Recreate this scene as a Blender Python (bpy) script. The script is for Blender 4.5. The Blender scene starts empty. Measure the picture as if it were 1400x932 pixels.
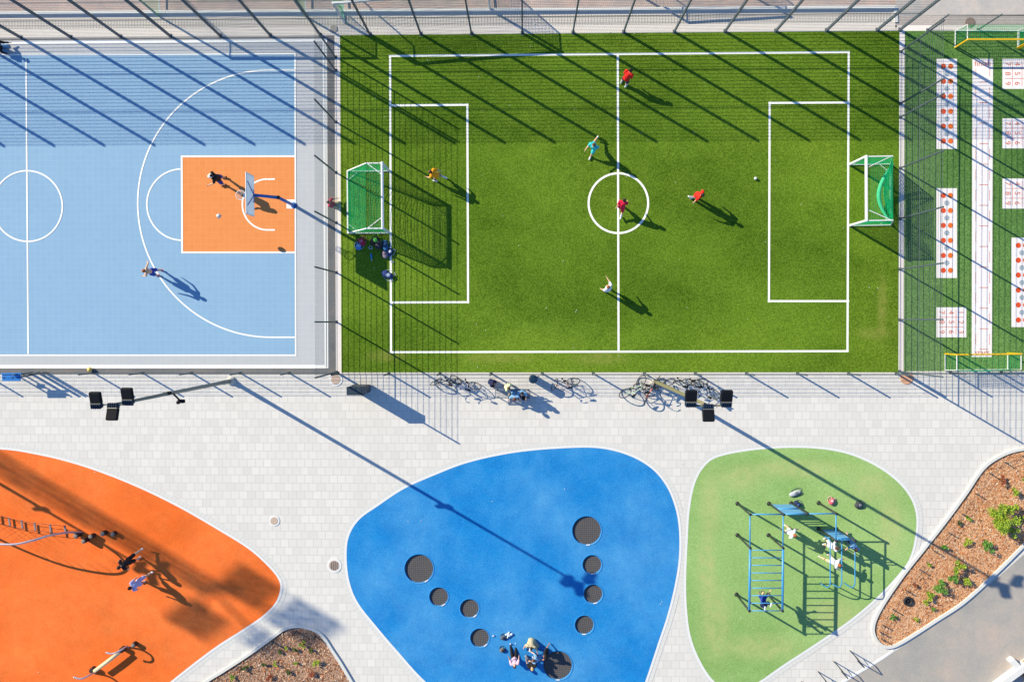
SKY_STR = 0.10; SUN_STR = 4.6; SUN_COL = (1.0, .84, .57); EXPO = 0.93
import bpy, math, random
from mathutils import Vector, Matrix, Quaternion
random.seed(7)
SC = bpy.context.scene
COL = SC.collection
PI = math.pi
# ------------------------------------------------------------------ camera model
F = 1089.0; H = 41.25; CX, CY = 700.0, 466.0; NX, NY = 715.0, 440.0
_n = Vector(((NX-CX)/F, -(NY-CY)/F, -1.0)).normalized()
RQ = _n.rotation_difference(Vector((0, 0, -1)))
def P(px, py, z=0.0):
    """world point at height z that stands over a picture position"""
    r = RQ @ Vector(((px-CX)/F, -(py-CY)/F, -1.0))
    t = (H-z)/(-r.z)
    return Vector((r.x*t, r.y*t, z))
def G(px, py, z=0.0):
    """ground position given by its picture position, lifted to height z"""
    v = P(px, py, 0.0); v.z = z
    return v
EL = math.radians(29.8)
SUNH = Vector((0.864, -0.504, 0)).normalized()      # horizontal direction the light travels
# ------------------------------------------------------------------ colour
E = (1.50, 1.39, 1.27)
def lin1(c):
    c /= 255.0
    return c/12.92 if c <= 0.04045 else ((c+0.055)/1.055)**2.4
def A(r, g, b, k=1.0):
    return tuple(min(0.86, lin1(c)/e*k) for c, e in zip((r, g, b), E)) + (1.0,)
def mul(c, k): return (min(.9, c[0]*k), min(.9, c[1]*k), min(.9, c[2]*k), 1.0)
MATS = {}
class NT:
    def __init__(s, name, rough=0.85, spec=0.3, metal=0.0):
        s.m = bpy.data.materials.new(name); s.m.use_nodes = True
        s.t = s.m.node_tree; s.b = s.t.nodes['Principled BSDF']
        s.b.inputs['Roughness'].default_value = rough
        s.b.inputs['Specular IOR Level'].default_value = spec
        s.b.inputs['Metallic'].default_value = metal
        MATS[name] = s.m
    def n(s, typ, **kw):
        x = s.t.nodes.new(typ)
        for k, v in kw.items():
            if k in x.inputs: x.inputs[k].default_value = v
            else: setattr(x, k, v)
        return x
    def l(s, a, b): s.t.links.new(a, b)
    def coord(s):
        return s.n('ShaderNodeTexCoord').outputs['Object']
    def noise(s, scale, detail=3, rough=.6, vec=None):
        x = s.n('ShaderNodeTexNoise'); x.inputs['Scale'].default_value = scale
        x.inputs['Detail'].default_value = detail; x.inputs['Roughness'].default_value = rough
        s.l(vec if vec is not None else s.coord(), x.inputs['Vector'])
        return x.outputs['Fac']
    def ramp(s, fac, stops):
        x = s.n('ShaderNodeValToRGB'); e = x.color_ramp.elements
        while len(e) < len(stops): e.new(.5)
        for i, (p, c) in enumerate(stops):
            e[i].position = p; e[i].color = c if len(c) == 4 else tuple(c)+(1,)
        s.l(fac, x.inputs['Fac']); return x.outputs['Color']
    def mix(s, fac, a, b, mode='MIX'):
        x = s.n('ShaderNodeMix', data_type='RGBA', blend_type=mode)
        for sock, v in ((x.inputs[0], fac), (x.inputs[6], a), (x.inputs[7], b)):
            if isinstance(v, (int, float)): sock.default_value = v
            elif isinstance(v, tuple): sock.default_value = v
            else: s.l(v, sock)
        return x.outputs[2]
    def math(s, op, a, b=0.0):
        x = s.n('ShaderNodeMath', operation=op)
        for sock, v in ((x.inputs[0], a), (x.inputs[1], b)):
            if isinstance(v, (int, float)): sock.default_value = v
            else: s.l(v, sock)
        return x.outputs[0]
    def out(s, col, bumpfac=None, strength=.3, dist=.01):
        if isinstance(col, tuple): s.b.inputs['Base Color'].default_value = col
        else: s.l(col, s.b.inputs['Base Color'])
        if bumpfac is not None:
            b = s.n('ShaderNodeBump'); b.inputs['Strength'].default_value = strength
            b.inputs['Distance'].default_value = dist
            s.l(bumpfac, b.inputs['Height']); s.l(b.outputs[0], s.b.inputs['Normal'])
        return s.m
def K(v): return (v, v, v, 1)
def simple(name, col, rough=.6, amp=.12, scale=6, metal=0.0, spec=.35):
    if name in MATS: return MATS[name]
    t = NT(name, rough, spec, metal)
    f = t.noise(scale, 3)
    return t.out(t.mix(f, mul(col, 1-amp), mul(col, 1+amp)))
def rubber(name, col, dk, patch, s1=1.0):
    """poured rubber granulate: coarse patches, granules and thin seams"""
    t = NT(name, .9, .15)
    big = t.ramp(t.noise(.16*s1, 4, .6), [(.38, K(0)), (.62, K(1))])
    c = t.mix(big, col, patch)
    mid = t.ramp(t.noise(1.4, 5, .7), [(.3, K(0)), (.75, K(1))])
    c = t.mix(t.math('MULTIPLY', mid, .6), c, dk)
    gr = t.noise(38, 2, .8)
    c = t.mix(.5, c, t.ramp(gr, [(.28, mul(dk, .65)), (.5, col), (.74, mul(patch, 1.3))]), 'MIX')
    lf = t.noise(.33*s1, 5, .7)
    c = t.mix(1.0, c, t.ramp(lf, [(.32, (.84, .89, .93, 1)), (.5, (1, 1, 1, 1)), (.68, (1.22, 1.10, 1.04, 1))]), 'MULTIPLY')
    return t.out(c, gr, .5, .008)
def turf(name, dark, midc, light, wear, wearpts=(), con=1.0):
    t = NT(name, .92, .1)
    co = t.coord()
    mp = t.n('ShaderNodeMapping'); t.l(co, mp.inputs[0]); mp.inputs['Scale'].default_value = (.12, .22, .12)
    big = t.ramp(t.noise(1.0, 3, .55, mp.outputs[0]), [(.40, K(0)), (.60, K(1))])
    c = t.mix(big, dark, midc)
    md = t.ramp(t.noise(.9, 4, .7, co), [(.38, K(0)), (.72, K(1))])
    c = t.mix(t.math('MULTIPLY', md, .4), c, light)
    fine = t.noise(13, 3, .8, co)
    c = t.mix(t.ramp(fine, [(.40, K(0)), (.62, K(1))]), t.mix(.6*con, c, mul(dark, .5)), t.mix(.42*con, c, mul(light, 1.3)))
    tiny = t.noise(34, 1, .5, co)
    c = t.mix(t.ramp(tiny, [(.60, K(0)), (.78, K(.75*con))]), c, mul(light, 1.7))
    zone = t.ramp(t.noise(.075, 3, .5, co), [(.36, (.74, .80, .70, 1)), (.5, (1, 1, 1, 1)), (.64, (1.25, 1.15, 1.2, 1))])
    c = t.mix(con*.9, c, t.mix(1.0, c, zone, 'MULTIPLY'))
    for (x, y, rx, ry) in wearpts:                     # worn pile
        m2 = t.n('ShaderNodeMapping'); t.l(co, m2.inputs[0])
        m2.inputs['Location'].default_value = (-x/rx, -y/ry, 0); m2.inputs['Scale'].default_value = (1/rx, 1/ry, 0)
        g = t.n('ShaderNodeTexGradient', gradient_type='QUADRATIC_SPHERE'); t.l(m2.outputs[0], g.inputs[0])
        f = t.math('MULTIPLY', t.math('MINIMUM', t.math('MULTIPLY', g.outputs['Fac'], 1.5), .6), t.ramp(t.noise(2.2, 4, .7, co), [(.3, K(.15)), (.7, K(1))]))
        c = t.mix(f, c, wear)
    return t.out(c, fine, .6, .02)
def pavers(name, c1, c2, mortar, w, h, off=.5, rot=0, amp=.5, ms=.014):
    t = NT(name, .85, .2)
    co = t.coord()
    mp = t.n('ShaderNodeMapping'); t.l(co, mp.inputs[0]); mp.inputs['Rotation'].default_value = (0, 0, rot)
    def br(bw, rh, m, o, a, b, loc):
        x = t.n('ShaderNodeTexBrick'); x.offset = o; x.squash = 1.0
        mm = t.n('ShaderNodeMapping'); t.l(mp.outputs[0], mm.inputs[0]); mm.inputs['Location'].default_value = loc
        t.l(mm.outputs[0], x.inputs['Vector'])
        x.inputs['Color1'].default_value = a; x.inputs['Color2'].default_value = b
        x.inputs['Mortar'].default_value = mortar; x.inputs['Scale'].default_value = 1
        x.inputs['Mortar Size'].default_value = m; x.inputs['Mortar Smooth'].default_value = .3
        x.inputs['Bias'].default_value = 0; x.inputs['Brick Width'].default_value = bw; x.inputs['Row Height'].default_value = rh
        return x
    b1 = br(w, h, ms, off, c1, c2, (0, 0, 0))
    b2 = br(w, h, .0, off, K(0), K(1), (40*w, 30*h, 0))       # a second draw per slab
    f2 = t.ramp(b2.outputs['Color'], [(.0, K(0)), (.62, K(0)), (.9, K(1))])
    dirt = t.ramp(t.noise(.35, 5, .65), [(.35, K(0)), (.72, K(1))])
    c = t.mix(t.math('MULTIPLY', f2, amp), b1.outputs['Color'], mul(c2, .80))
    c = t.mix(t.math('MULTIPLY', dirt, .30), c, mul(c2, .86))
    grain = t.noise(24, 3, .8)
    c = t.mix(.35, c, t.mix(t.ramp(grain, [(.3, K(0)), (.7, K(1))]), mul(c2, .82), mul(c1, 1.08)))
    return t.out(c, b1.outputs['Fac'], -.25, .006)
# ------------------------------------------------------------------ mesh building
class MB:
    def __init__(s): s.v = []; s.f = []; s.mi = []; s.sm = []
    def add(s, vs, fs, mi=0, smooth=False):
        o = len(s.v); s.v += [tuple(v) for v in vs]
        for f in fs: s.f.append([i+o for i in f]); s.mi.append(mi); s.sm.append(smooth)
    def box(s, c, d, mi=0, M=None, bev=0.0):
        x, y, z = d[0]/2, d[1]/2, d[2]/2
        if bev > 0:
            b = min(bev, x*.9, y*.9, z*.9); vs = []
            for (a, hh) in ((0, -z), (1, -z+b), (1, z-b), (0, z)):
                xx, yy = (x, y) if a else (x-b, y-b)
                k = b if a else b*.6
                vs += [(-xx+k, -yy, hh), (xx-k, -yy, hh), (xx, -yy+k, hh), (xx, yy-k, hh), (xx-k, yy, hh), (-xx+k, yy, hh), (-xx, yy-k, hh), (-xx, -yy+k, hh)]
            fs = [list(range(7, -1, -1)), list(range(24, 32))]
            for r in range(3):
                for i in range(8): fs.append((r*8+i, r*8+(i+1) % 8, r*8+8+(i+1) % 8, r*8+8+i))
        else:
            vs = [(-x, -y, -z), (x, -y, -z), (x, y, -z), (-x, y, -z), (-x, -y, z), (x, -y, z), (x, y, z), (-x, y, z)]
            fs = [(3, 2, 1, 0), (4, 5, 6, 7), (0, 1, 5, 4), (1, 2, 6, 5), (2, 3, 7, 6), (3, 0, 4, 7)]
        c = Vector(c)
        s.add([(M @ Vector(v) if M else Vector(v))+c for v in vs], fs, mi)
    def bar(s, p, q, w, h=None, mi=0, up=(0, 0, 1), caps=True):
        p = Vector(p); q = Vector(q); h = w if h is None else h
        d = (q-p)
        if d.length < 1e-6: return
        d.normalize(); u = Vector(up)
        if abs(d.dot(u)) > .98: u = Vector((0, 1, 0))
        a = d.cross(u).normalized()*(w/2); b = a.cross(d).normalized()*(h/2)
        vs = [p-a-b, p+a-b, p+a+b, p-a+b, q-a-b, q+a-b, q+a+b, q-a+b]
        fs = [(0, 4, 5, 1), (1, 5, 6, 2), (2, 6, 7, 3), (3, 7, 4, 0)]
        if caps: fs += [(0, 1, 2, 3), (7, 6, 5, 4)]
        s.add(vs, fs, mi)
    def tube(s, pts, r, n=8, mi=0, closed=False, caps=True):
        pts = [Vector(p) for p in pts]; N = len(pts)
        rs = r if isinstance(r, (list, tuple)) else [r]*N
        vs = []; prev = None
        for i, p in enumerate(pts):
            if closed: d = pts[(i+1) % N]-pts[i-1]
            else: d = pts[min(i+1, N-1)]-pts[max(i-1, 0)]
            d.normalize()
            if prev is None:
                u = Vector((0, 0, 1)) if abs(d.z) < .95 else Vector((0, 1, 0))
                a = d.cross(u).normalized()
            else:
                a = (prev-d*prev.dot(d))
                a = a.normalized() if a.length > 1e-5 else d.orthogonal().normalized()
            prev = a; b = d.cross(a)
            for k in range(n):
                t = 2*PI*k/n; vs.append(p+(a*math.cos(t)+b*math.sin(t))*rs[i])
        fs = []
        for i in range(N if closed else N-1):
            j = (i+1) % N
            for k in range(n): fs.append((i*n+k, i*n+(k+1) % n, j*n+(k+1) % n, j*n+k))
        if caps and not closed: fs += [list(range(n-1, -1, -1)), [(N-1)*n+k for k in range(n)]]
        s.add(vs, fs, mi, True)
    def lathe(s, c, prof, n=20, mi=0, smooth=True, cap=True):
        vs = []; fs = []; c = Vector(c)
        for (r, z) in prof:
            for k in range(n):
                t = 2*PI*k/n; vs.append(c+Vector((r*math.cos(t), r*math.sin(t), z)))
        for i in range(len(prof)-1):
            for k in range(n): fs.append((i*n+k, i*n+(k+1) % n, (i+1)*n+(k+1) % n, (i+1)*n+k))
        if cap and prof[0][0] > 1e-4: fs.append(list(range(n-1, -1, -1)))
        if cap and prof[-1][0] > 1e-4: fs.append([(len(prof)-1)*n+k for k in range(n)])
        s.add(vs, fs, mi, smooth)
    def ball(s, c, r, n=12, mi=0, M=None, sq=(1, 1, 1)):
        c = Vector(c); vs = [Vector((0, 0, -1))]; fs = []
        m = max(5, n//2+1)
        for i in range(1, m):
            ph = -PI/2+PI*i/m
            for k in range(n): vs.append(Vector((math.cos(ph)*math.cos(2*PI*k/n), math.cos(ph)*math.sin(2*PI*k/n), math.sin(ph))))
        vs.append(Vector((0, 0, 1)))
        for k in range(n): fs.append((0, 1+(k+1) % n, 1+k))
        for i in range(m-2):
            for k in range(n): fs.append((1+i*n+k, 1+i*n+(k+1) % n, 1+(i+1)*n+(k+1) % n, 1+(i+1)*n+k))
        L = len(vs)-1
        for k in range(n): fs.append((L, 1+(m-2)*n+k, 1+(m-2)*n+(k+1) % n))
        out = []
        for v in vs:
            v = Vector((v.x*r*sq[0], v.y*r*sq[1], v.z*r*sq[2]))
            out.append((M @ v if M else v)+c)
        s.add(out, fs, mi, True)
    def capsule(s, p, q, r1, r2, n=10, mi=0):
        p = Vector(p); q = Vector(q); d = q-p
        if d.length < 1e-5: s.ball(p, max(r1, r2), n, mi); return
        d.normalize(); pts = []; rs = []
        for a in (80, 50, 25): t = math.radians(a); pts.append(p-d*r1*math.sin(t)); rs.append(r1*math.cos(t))
        pts.append(p); rs.append(r1); pts.append(q); rs.append(r2)
        for a in (25, 50, 80): t = math.radians(a); pts.append(q+d*r2*math.sin(t)); rs.append(r2*math.cos(t))
        s.tube(pts, rs, n, mi)
    def poly(s, pts, z=None, mi=0):
        vs = [Vector((p[0], p[1], p[2] if z is None else z)) for p in pts]
        a = sum(vs[i].x*vs[(i+1) % len(vs)].y-vs[(i+1) % len(vs)].x*vs[i].y for i in range(len(vs)))
        if a < 0: vs.reverse()
        s.add(vs, [list(range(len(vs)))], mi)
    def band(s, a, b, z, mi=0, closed=True):
        N = len(a); o = [Vector((p[0], p[1], z)) for p in a]+[Vector((p[0], p[1], z)) for p in b]
        fs = []
        for i in range(N if closed else N-1):
            j = (i+1) % N
            f = [i, j, N+j, N+i]
            p0, p1, p2 = o[f[0]], o[f[1]], o[f[2]]
            if (p1-p0).cross(p2-p0).z < 0: f.reverse()
            fs.append(f)
        s.add(o, fs, mi)
    def kerb(s, a, b, z0, z1, mi=0, closed=True):
        """raised band with sides between the outlines a and b"""
        N = len(a)
        vs = [Vector((p[0], p[1], z)) for z in (z0, z1) for l in (a, b) for p in l]
        fs = []
        for i in range(N if closed else N-1):
            j = (i+1) % N
            fs += [(2*N+i, 2*N+j, 3*N+j, 3*N+i), (i, j, 2*N+j, 2*N+i), (N+j, N+i, 3*N+i, 3*N+j)]
        if not closed: fs += [(0, 2*N, 3*N, N), (N-1, 2*N-1, 4*N-1, 3*N-1)]
        s.add(vs, fs, mi)
    def build(s, name, mats, parent=None, origin=None):
        me = bpy.data.meshes.new(name)
        o = Vector(origin) if origin is not None else Vector((0, 0, 0))
        me.from_pydata([tuple(Vector(v)-o) for v in s.v], [], s.f)
        for m in (mats if isinstance(mats, (list, tuple)) else [mats]): me.materials.append(m)
        me.polygons.foreach_set('material_index', s.mi); me.polygons.foreach_set('use_smooth', s.sm)
        me.update()
        ob = bpy.data.objects.new(name, me); COL.objects.link(ob)
        if parent is not None: ob.parent = parent
        elif origin is not None: ob.location = o
        return ob
def tag(o, label=None, cat=None, group=None, kind=None):
    if label: o['label'] = label
    if cat: o['category'] = cat
    if group: o['group'] = group
    if kind: o['kind'] = kind
    return o
def thing(name, label, cat, loc=(0, 0, 0), rotz=0.0, group=None):
    o = bpy.data.objects.new(name, None); COL.objects.link(o); o.empty_display_size = .2
    o.location = loc; o.rotation_euler = (0, 0, rotz)
    return tag(o, label, cat, group)
def struct(name, mb, mats):
    return tag(mb.build(name, mats), kind='structure')
def copy_tree(o, parent=None):
    c = o.copy(); COL.objects.link(c); c.parent = parent
    for ch in list(o.children): copy_tree(ch, c)
    return c
def smooth(pts, n=8, closed=True):
    out = []; N = len(pts); pts = [Vector((p[0], p[1], p[2] if len(p) > 2 else 0)) for p in pts]
    for i in range(N if closed else N-1):
        if closed: a, b, c, d = pts[i-1], pts[i], pts[(i+1) % N], pts[(i+2) % N]
        else: a, b, c, d = pts[max(i-1, 0)], pts[i], pts[i+1], pts[min(i+2, N-1)]
        for k in range(n):
            t = k/n
            out.append(.5*((2*b)+(c-a)*t+(2*a-5*b+4*c-d)*t*t+(3*b-a-3*c+d)*t**3))
    if not closed: out.append(pts[-1])
    return out
def offset(pts, w):
    N = len(pts); area = sum(pts[i].x*pts[(i+1) % N].y-pts[(i+1) % N].x*pts[i].y for i in range(N))
    sg = 1 if area > 0 else -1; out = []
    for i in range(N):
        d = (pts[(i+1) % N]-pts[i-1]); d.z = 0; d.normalize()
        out.append(pts[i]+Vector((d.y, -d.x, 0))*w*sg)
    return out
def inside(x, y, poly):
    c = False; j = len(poly)-1
    for i in range(len(poly)):
        a, b = poly[i], poly[j]
        if (a.y > y) != (b.y > y) and x < (b.x-a.x)*(y-a.y)/(b.y-a.y)+a.x: c = not c
        j = i
    return c
LATER = []      # objects whose remesh is baked at the end
def remeshed(name, mb, mats, parent, origin, voxel):
    o = mb.build(name, mats, parent, origin)
    m = o.modifiers.new('r', 'REMESH'); m.mode = 'VOXEL'; m.voxel_size = voxel; m.use_smooth_shade = True
    LATER.append(o); return o
def bake_all():
    dg = bpy.context.evaluated_depsgraph_get()
    new = []
    for o in LATER:
        me = bpy.data.meshes.new_from_object(o.evaluated_get(dg), depsgraph=dg); new.append(me)
    for o, me in zip(LATER, new):
        mats = [m for m in o.data.materials]
        o.modifiers.clear(); me.materials.clear()
        for m in mats: me.materials.append(m)
        for p in me.polygons: p.use_smooth = True; p.material_index = 0
        me.name = o.name; o.data = me
# ================================================================== materials
WHITE = simple('white_line_paint', A(250, 250, 246, 1.2), .7, .03, 9)
PAVE = pavers('grey_slabs', A(243, 239, 233), A(231, 227, 222), A(196, 190, 184), .43, .42, .5, 0, .38, .016)
SETTS = pavers('small_setts', A(244, 236, 230), A(234, 225, 219), A(142, 138, 134), .152, .30, 0.0, 0, .2, .026)
RINGP = simple('edging_stone', A(228, 226, 222), .85, .06, 14)
CONC = simple('pale_concrete', A(246, 237, 231, 1.05), .85, .07, 3)
KERBW = simple('white_kerb_stone', A(240, 240, 240), .8, .05, 5)
CLAY = rubber('gravel_ground', A(206, 184, 178), A(168, 148, 142), A(222, 206, 201), 3)
SAND = rubber('light_gravel', A(205, 198, 194), A(180, 172, 168), A(216, 210, 206), 3)
ASPH = rubber('asphalt_road', A(182, 177, 170), A(166, 161, 155), A(194, 184, 178), 1.4)
DASPH = rubber('dark_asphalt_strip', A(128, 128, 130), A(100, 100, 102), A(142, 140, 140), 4)
GREYT = pavers('grey_court_tiles', A(205, 208, 213), A(201, 204, 210), A(214, 217, 221), .31, .31, 0, 0, .05)
BLUET = pavers('blue_court_tiles', A(154, 192, 224), A(148, 188, 222), A(168, 201, 229), .31, .31, 0, 0, .06)
ORT = pavers('orange_court_tiles', A(250, 158, 92), A(246, 151, 84), A(252, 172, 112), .31, .31, 0, 0, .05)
def pt(px, py, rx, ry):
    g = G(px, py); return (g.x, g.y, rx, ry)
TURF = turf('artificial_turf', A(68, 104, 8), A(106, 142, 32), A(130, 160, 54), A(160, 160, 80),
            [pt(530, 486, 1.6, .5), pt(680, 489, 3, .45), pt(820, 490, 2.2, .5), pt(1206, 420, .4, 2.6), pt(1196, 456, 1.4, .5)], .8)
TURF2 = turf('light_artificial_turf', A(80, 122, 58), A(104, 148, 76), A(122, 164, 90), A(150, 160, 100), [])
ORP = rubber('orange_rubber', A(255, 120, 46), A(242, 88, 22), A(255, 148, 82))
BLP = rubber('blue_rubber', A(8, 142, 220), A(0, 112, 198), A(104, 178, 230), 1.3)
GRP = turf('pale_green_rubber_turf', A(138, 180, 98), A(162, 200, 120), A(176, 208, 138), A(204, 202, 138),
           [pt(978, 850, 1.3, 3.2), pt(1040, 884, 3.2, 1.1), pt(970, 690, .9, 2.6), pt(1218, 715, 1.1, 2.6), pt(1090, 640, 4.5, .8), pt(1140, 840, 2.4, 1.3), pt(966, 775, .8, 3.0), pt(1010, 655, 2.0, 1.0), pt(1190, 665, 1.6, 1.2)], .45)
# ================================================================== ground
TRAMP = list(zip((573, 600, 642, 656, 802.3, 809.6, 811, 799, 762.5), (777, 815.3, 831.3, 871.5, 725, 771.4, 811.5, 853.7, 909), (20, 13.2, 13.2, 13.2, 20, 13.2, 13.2, 13.2, 20.3)))
from mathutils.geometry import tessellate_polygon
def holed(mb, outer, z):
    loops = [[Vector((p.x, p.y, 0)) for p in outer]]
    for (px, py, r) in TRAMP:
        c = G(px, py); loops.append([Vector((c.x+r/26.4*math.cos(-2*PI*i/48), c.y+r/26.4*math.sin(-2*PI*i/48), 0)) for i in range(48)])
    allv = [v for l in loops for v in l]; fs = []
    for f in tessellate_polygon(loops):
        a, b, c = [allv[i] for i in f]
        if (b-a).cross(c-a).z < 0: f = (f[0], f[2], f[1])
        fs.append(f)
    mb.add([(v.x, v.y, z) for v in allv], fs)
m = MB(); m.poly([(-400, -400), (400, -400), (400, 400), (-400, 400)], -.15)
struct('ground', m, CLAY)
m = MB(); a, b = G(-900, 49), G(1900, 1500)
holed(m, [Vector((a.x, a.y, 0)), Vector((b.x, a.y, 0)), Vector((b.x, b.y, 0)), Vector((a.x, b.y, 0))], 0.0)
struct('paving', m, PAVE)
def quad(mb, x0, y0, x1, y1, z, mi=0, k=0.0):
    mb.poly([G(x0, y0), G(x1, y0+k), G(x1, y1+k), G(x0, y1)], z, mi)
def gpoly(mb, pts, z, mi=0): mb.poly([G(*p) for p in pts], z, mi)
def line(mb, p, q, w, z, mi=0, ext=0):
    p = G(*p); q = G(*q); d = (q-p).normalized(); n = Vector((-d.y, d.x, 0))*w/2
    p = p-d*ext; q = q+d*ext
    mb.poly([p-n, q-n, q+n, p+n], z, mi)
def arc(mb, c, r, a0, a1, w, z, mi=0, n=64):
    """flat arc; r in metres, angles in degrees (east, counter-clockwise)"""
    c = G(*c); cl = abs(a1-a0) >= 359.9; N = n if cl else n+1
    pt = [(math.cos(math.radians(a0+(a1-a0)*i/n)), math.sin(math.radians(a0+(a1-a0)*i/n))) for i in range(N)]
    mb.band([(c.x+(r-w/2)*x, c.y+(r-w/2)*y) for x, y in pt], [(c.x+(r+w/2)*x, c.y+(r+w/2)*y) for x, y in pt], z, mi, cl)
S = F/H
# north strip with a low kerb
m = MB(); gpoly(m, [(-900, 27.5), (1224, 12), (1224, 43.5), (-900, 58)], .004)
struct('pavement', m, CONC)
m = MB(); gpoly(m, [(-900, 34), (1219, 17), (1219, 31), (-900, 47)], .008)
struct('sett_strip', m, SETTS)
m = MB(); gpoly(m, [(1224, 22), (1900, 18), (1900, 35), (1224, 35)], .004); struct('brown_paving_strip', m, pavers('brown_setts', A(214, 202, 196), A(200, 188, 182), A(176, 168, 164), .148, .12, .5, 0, .5))
m = MB(); gpoly(m, [(1224, -300), (1900, -300), (1900, 22), (1224, 22)], .004, 0); struct('gravel_area', m, SAND)
m = MB(); gpoly(m, [(1226, 35), (1900, 35), (1900, 43), (1226, 43)], .006); struct('concrete_edge', m, CONC)
m = MB()
a, b = G(-900, 25.5), G(1222, 11.3); m.bar((a.x, a.y, .09), (b.x, b.y, .09), .13, .18)
a, b = G(1224, 10.2), G(1225, 31); m.bar((a.x, a.y, .03), (b.x, b.y, .03), .17, .06)
struct('kerb', m, KERBW)
# dark strips between court and pitch and along the court
m = MB()
gpoly(m, [(-900, 503), (459, 503), (459, 511), (-900, 511)], .004)
gpoly(m, [(446, 49), (457.6, 49), (459.5, 503), (449.5, 503)], .008)
gpoly(m, [(-900, 60), (446, 50.3), (446, 52.4), (-900, 62)], .012)
struct('asphalt_strip', m, DASPH)
m = MB()
gpoly(m, [(457.4, 49), (465, 49), (467, 510), (459.4, 510)], .012)
gpoly(m, [(1229.3, 42.5), (1237, 42.5), (1235.5, 509), (1227.8, 509)], .012)
gpoly(m, [(459.5, 508.8), (1228, 508.8), (1228, 512.2), (459.5, 512.2)], .016)
gpoly(m, [(1228, 507.2), (1900, 507.2), (1900, 511.2), (1228, 511.2)], .020)
struct('pitch_edge_kerbs', m, CONC)
# blue sports court
m = MB()
gpoly(m, [(-900, 64), (447.2, 53.2), (449, 503.3), (-900, 503.3)], .012, 0)
gpoly(m, [(-900, 68), (440.8, 57), (443.6, 498.6), (-900, 498.6)], .016, 1)
gpoly(m, [(443.2, 57), (444, 57), (446.6, 500.8), (445.8, 500.8)], .016, 1)
gpoly(m, [(-900, 78.5), (403.5, 74), (404.4, 485.5), (-900, 485.5)], .020, 2)
gpoly(m, [(249, 214.5), (402.8, 214), (402.8, 345), (249.6, 345)], .024, 3)
struct('sports_court', m, [simple('court_edge_white', A(252, 252, 252, 1.15), .7, .03), GREYT, BLUET, ORT])
m = MB(); z = .030; w = .075
line(m, (-900, 78.5), (404, 74), w, z); line(m, (403.6, 74), (404.6, 486), w, z+.002, 0, .03); line(m, (-900, 485.5), (404.6, 485.5), w, z)
line(m, (36, 80), (39, 484), w, z)
arc(m, (38, 282), 1.83, 0, 360, w, z+.002)
line(m, (248.5, 214.2), (403, 214), .09, z); line(m, (249.3, 345.2), (403, 345.2), .09, z); line(m, (248.7, 214), (249.4, 345.4), .09, z+.002, 0, .04)
arc(m, (249.3, 280), 1.84, 92, 268, w, z)
arc(m, (369, 279.4), 6.88, 90, 270, w, z, 0, 90)
cc = G(369, 279.4); xe = G(403.8, 280).x
for sg in (-1, 1):
    yy = cc.y+sg*6.88; m.poly([(cc.x, yy-w/2), (xe, yy-w/2), (xe, yy+w/2), (cc.x, yy+w/2)], z)
arc(m, (366, 279.8), 1.31, 90, 270, .08, z); line(m, (366, 245.2), (376, 245), .08, z); line(m, (366, 314.4), (376, 314.4), .08, z)
gpoly(m, [(392, 273), (403.3, 273), (403.3, 285.3), (392, 285.3)], z+.004)
struct('court_markings', m, WHITE)
# green pitch
m = MB(); gpoly(m, [(465, 48.7), (1229.3, 42.8), (1227.8, 508.8), (467, 509)], .022)
m2 = MB(); gpoly(m2, [(1237, 42.8), (1900, 42.8), (1900, 507.2), (1235.5, 507.2)], .022)
struct('football_pitch', m, TURF); struct('play_lawn', m2, TURF2)
m = MB(); z = .030; w = .104
line(m, (533.5, 77), (1160, 71.8), w, z, 0, .06); line(m, (1160, 71.8), (1158.3, 479.8), w, z+.002); line(m, (534.8, 481.3), (1158.3, 479.8), w, z, 0, .06)
line(m, (533.5, 77), (534.8, 481.3), w, z+.002)
line(m, (844.5, 74.4), (845.6, 480.5), w, z+.002); arc(m, (845.3, 278), 1.53, 0, 360, w, z+.004, 0, 96)
for pts in (((534, 144.6), (639, 143.7), (640, 413), (535, 413.5)), ((1160, 140.6), (1052, 141.2), (1051, 411.6), (1159, 411.6))):
    for i in range(3): line(m, pts[i], pts[i+1], w, z+.004+.001*i, 0, .06)
struct('pitch_markings', m, WHITE)
# ------------------------------------------------------------------ playground pads
PZ = [0]
def pad(name, px, mat, z=.010, ring=.34):
    PZ[0] += 1; e = .003*PZ[0]; z += e
    o = smooth([G(*p) for p in px], 8)
    m = MB()
    if name == 'blue_rubber': holed(m, o, z)
    else: m.poly(o, z)
    struct(name, m, mat)
    q = offset(o, ring*.36); q2 = offset(o, ring)
    m = MB(); m.band([(p.x, p.y) for p in o], [(p.x, p.y) for p in q], z+.004, 0); m.band([(p.x, p.y) for p in q], [(p.x, p.y) for p in q2], .003+e, 1)
    # radial joints of the edging stones
    acc = 0
    for i in range(len(q)):
        a, b = q[i], q[(i+1) % len(q)]; L = (b-a).length; t = -acc
        while t+.22 < L:
            t += .22; c = a+(b-a)*(t/L); d = (b-a).normalized(); nn = Vector((d.y, -d.x, 0))
            if (q2[i]-q[i]).dot(nn) < 0: nn = -nn
            m.poly([c-d*.004, c+d*.004, c+d*.004+nn*(ring*.62), c-d*.004+nn*(ring*.62)], .0045+e, 2)
        acc = L-t if t > 0 else acc+L
    struct(name.replace('rubber', 'edging'), m, [KERBW, RINGP, simple('joint', A(190, 186, 182), .9)])
    return o
pad('orange_rubber', [(0, 614), (50, 621), (100, 633), (150, 650), (200, 671), (250, 696), (300, 725), (340, 750), (367, 774), (381, 792), (383, 806), (376, 824), (358, 842), (330, 861), (290, 887), (232, 932), (170, 985), (60, 1060), (-120, 1060), (-260, 960), (-280, 780), (-200, 650), (-90, 614)], ORP)
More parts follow.
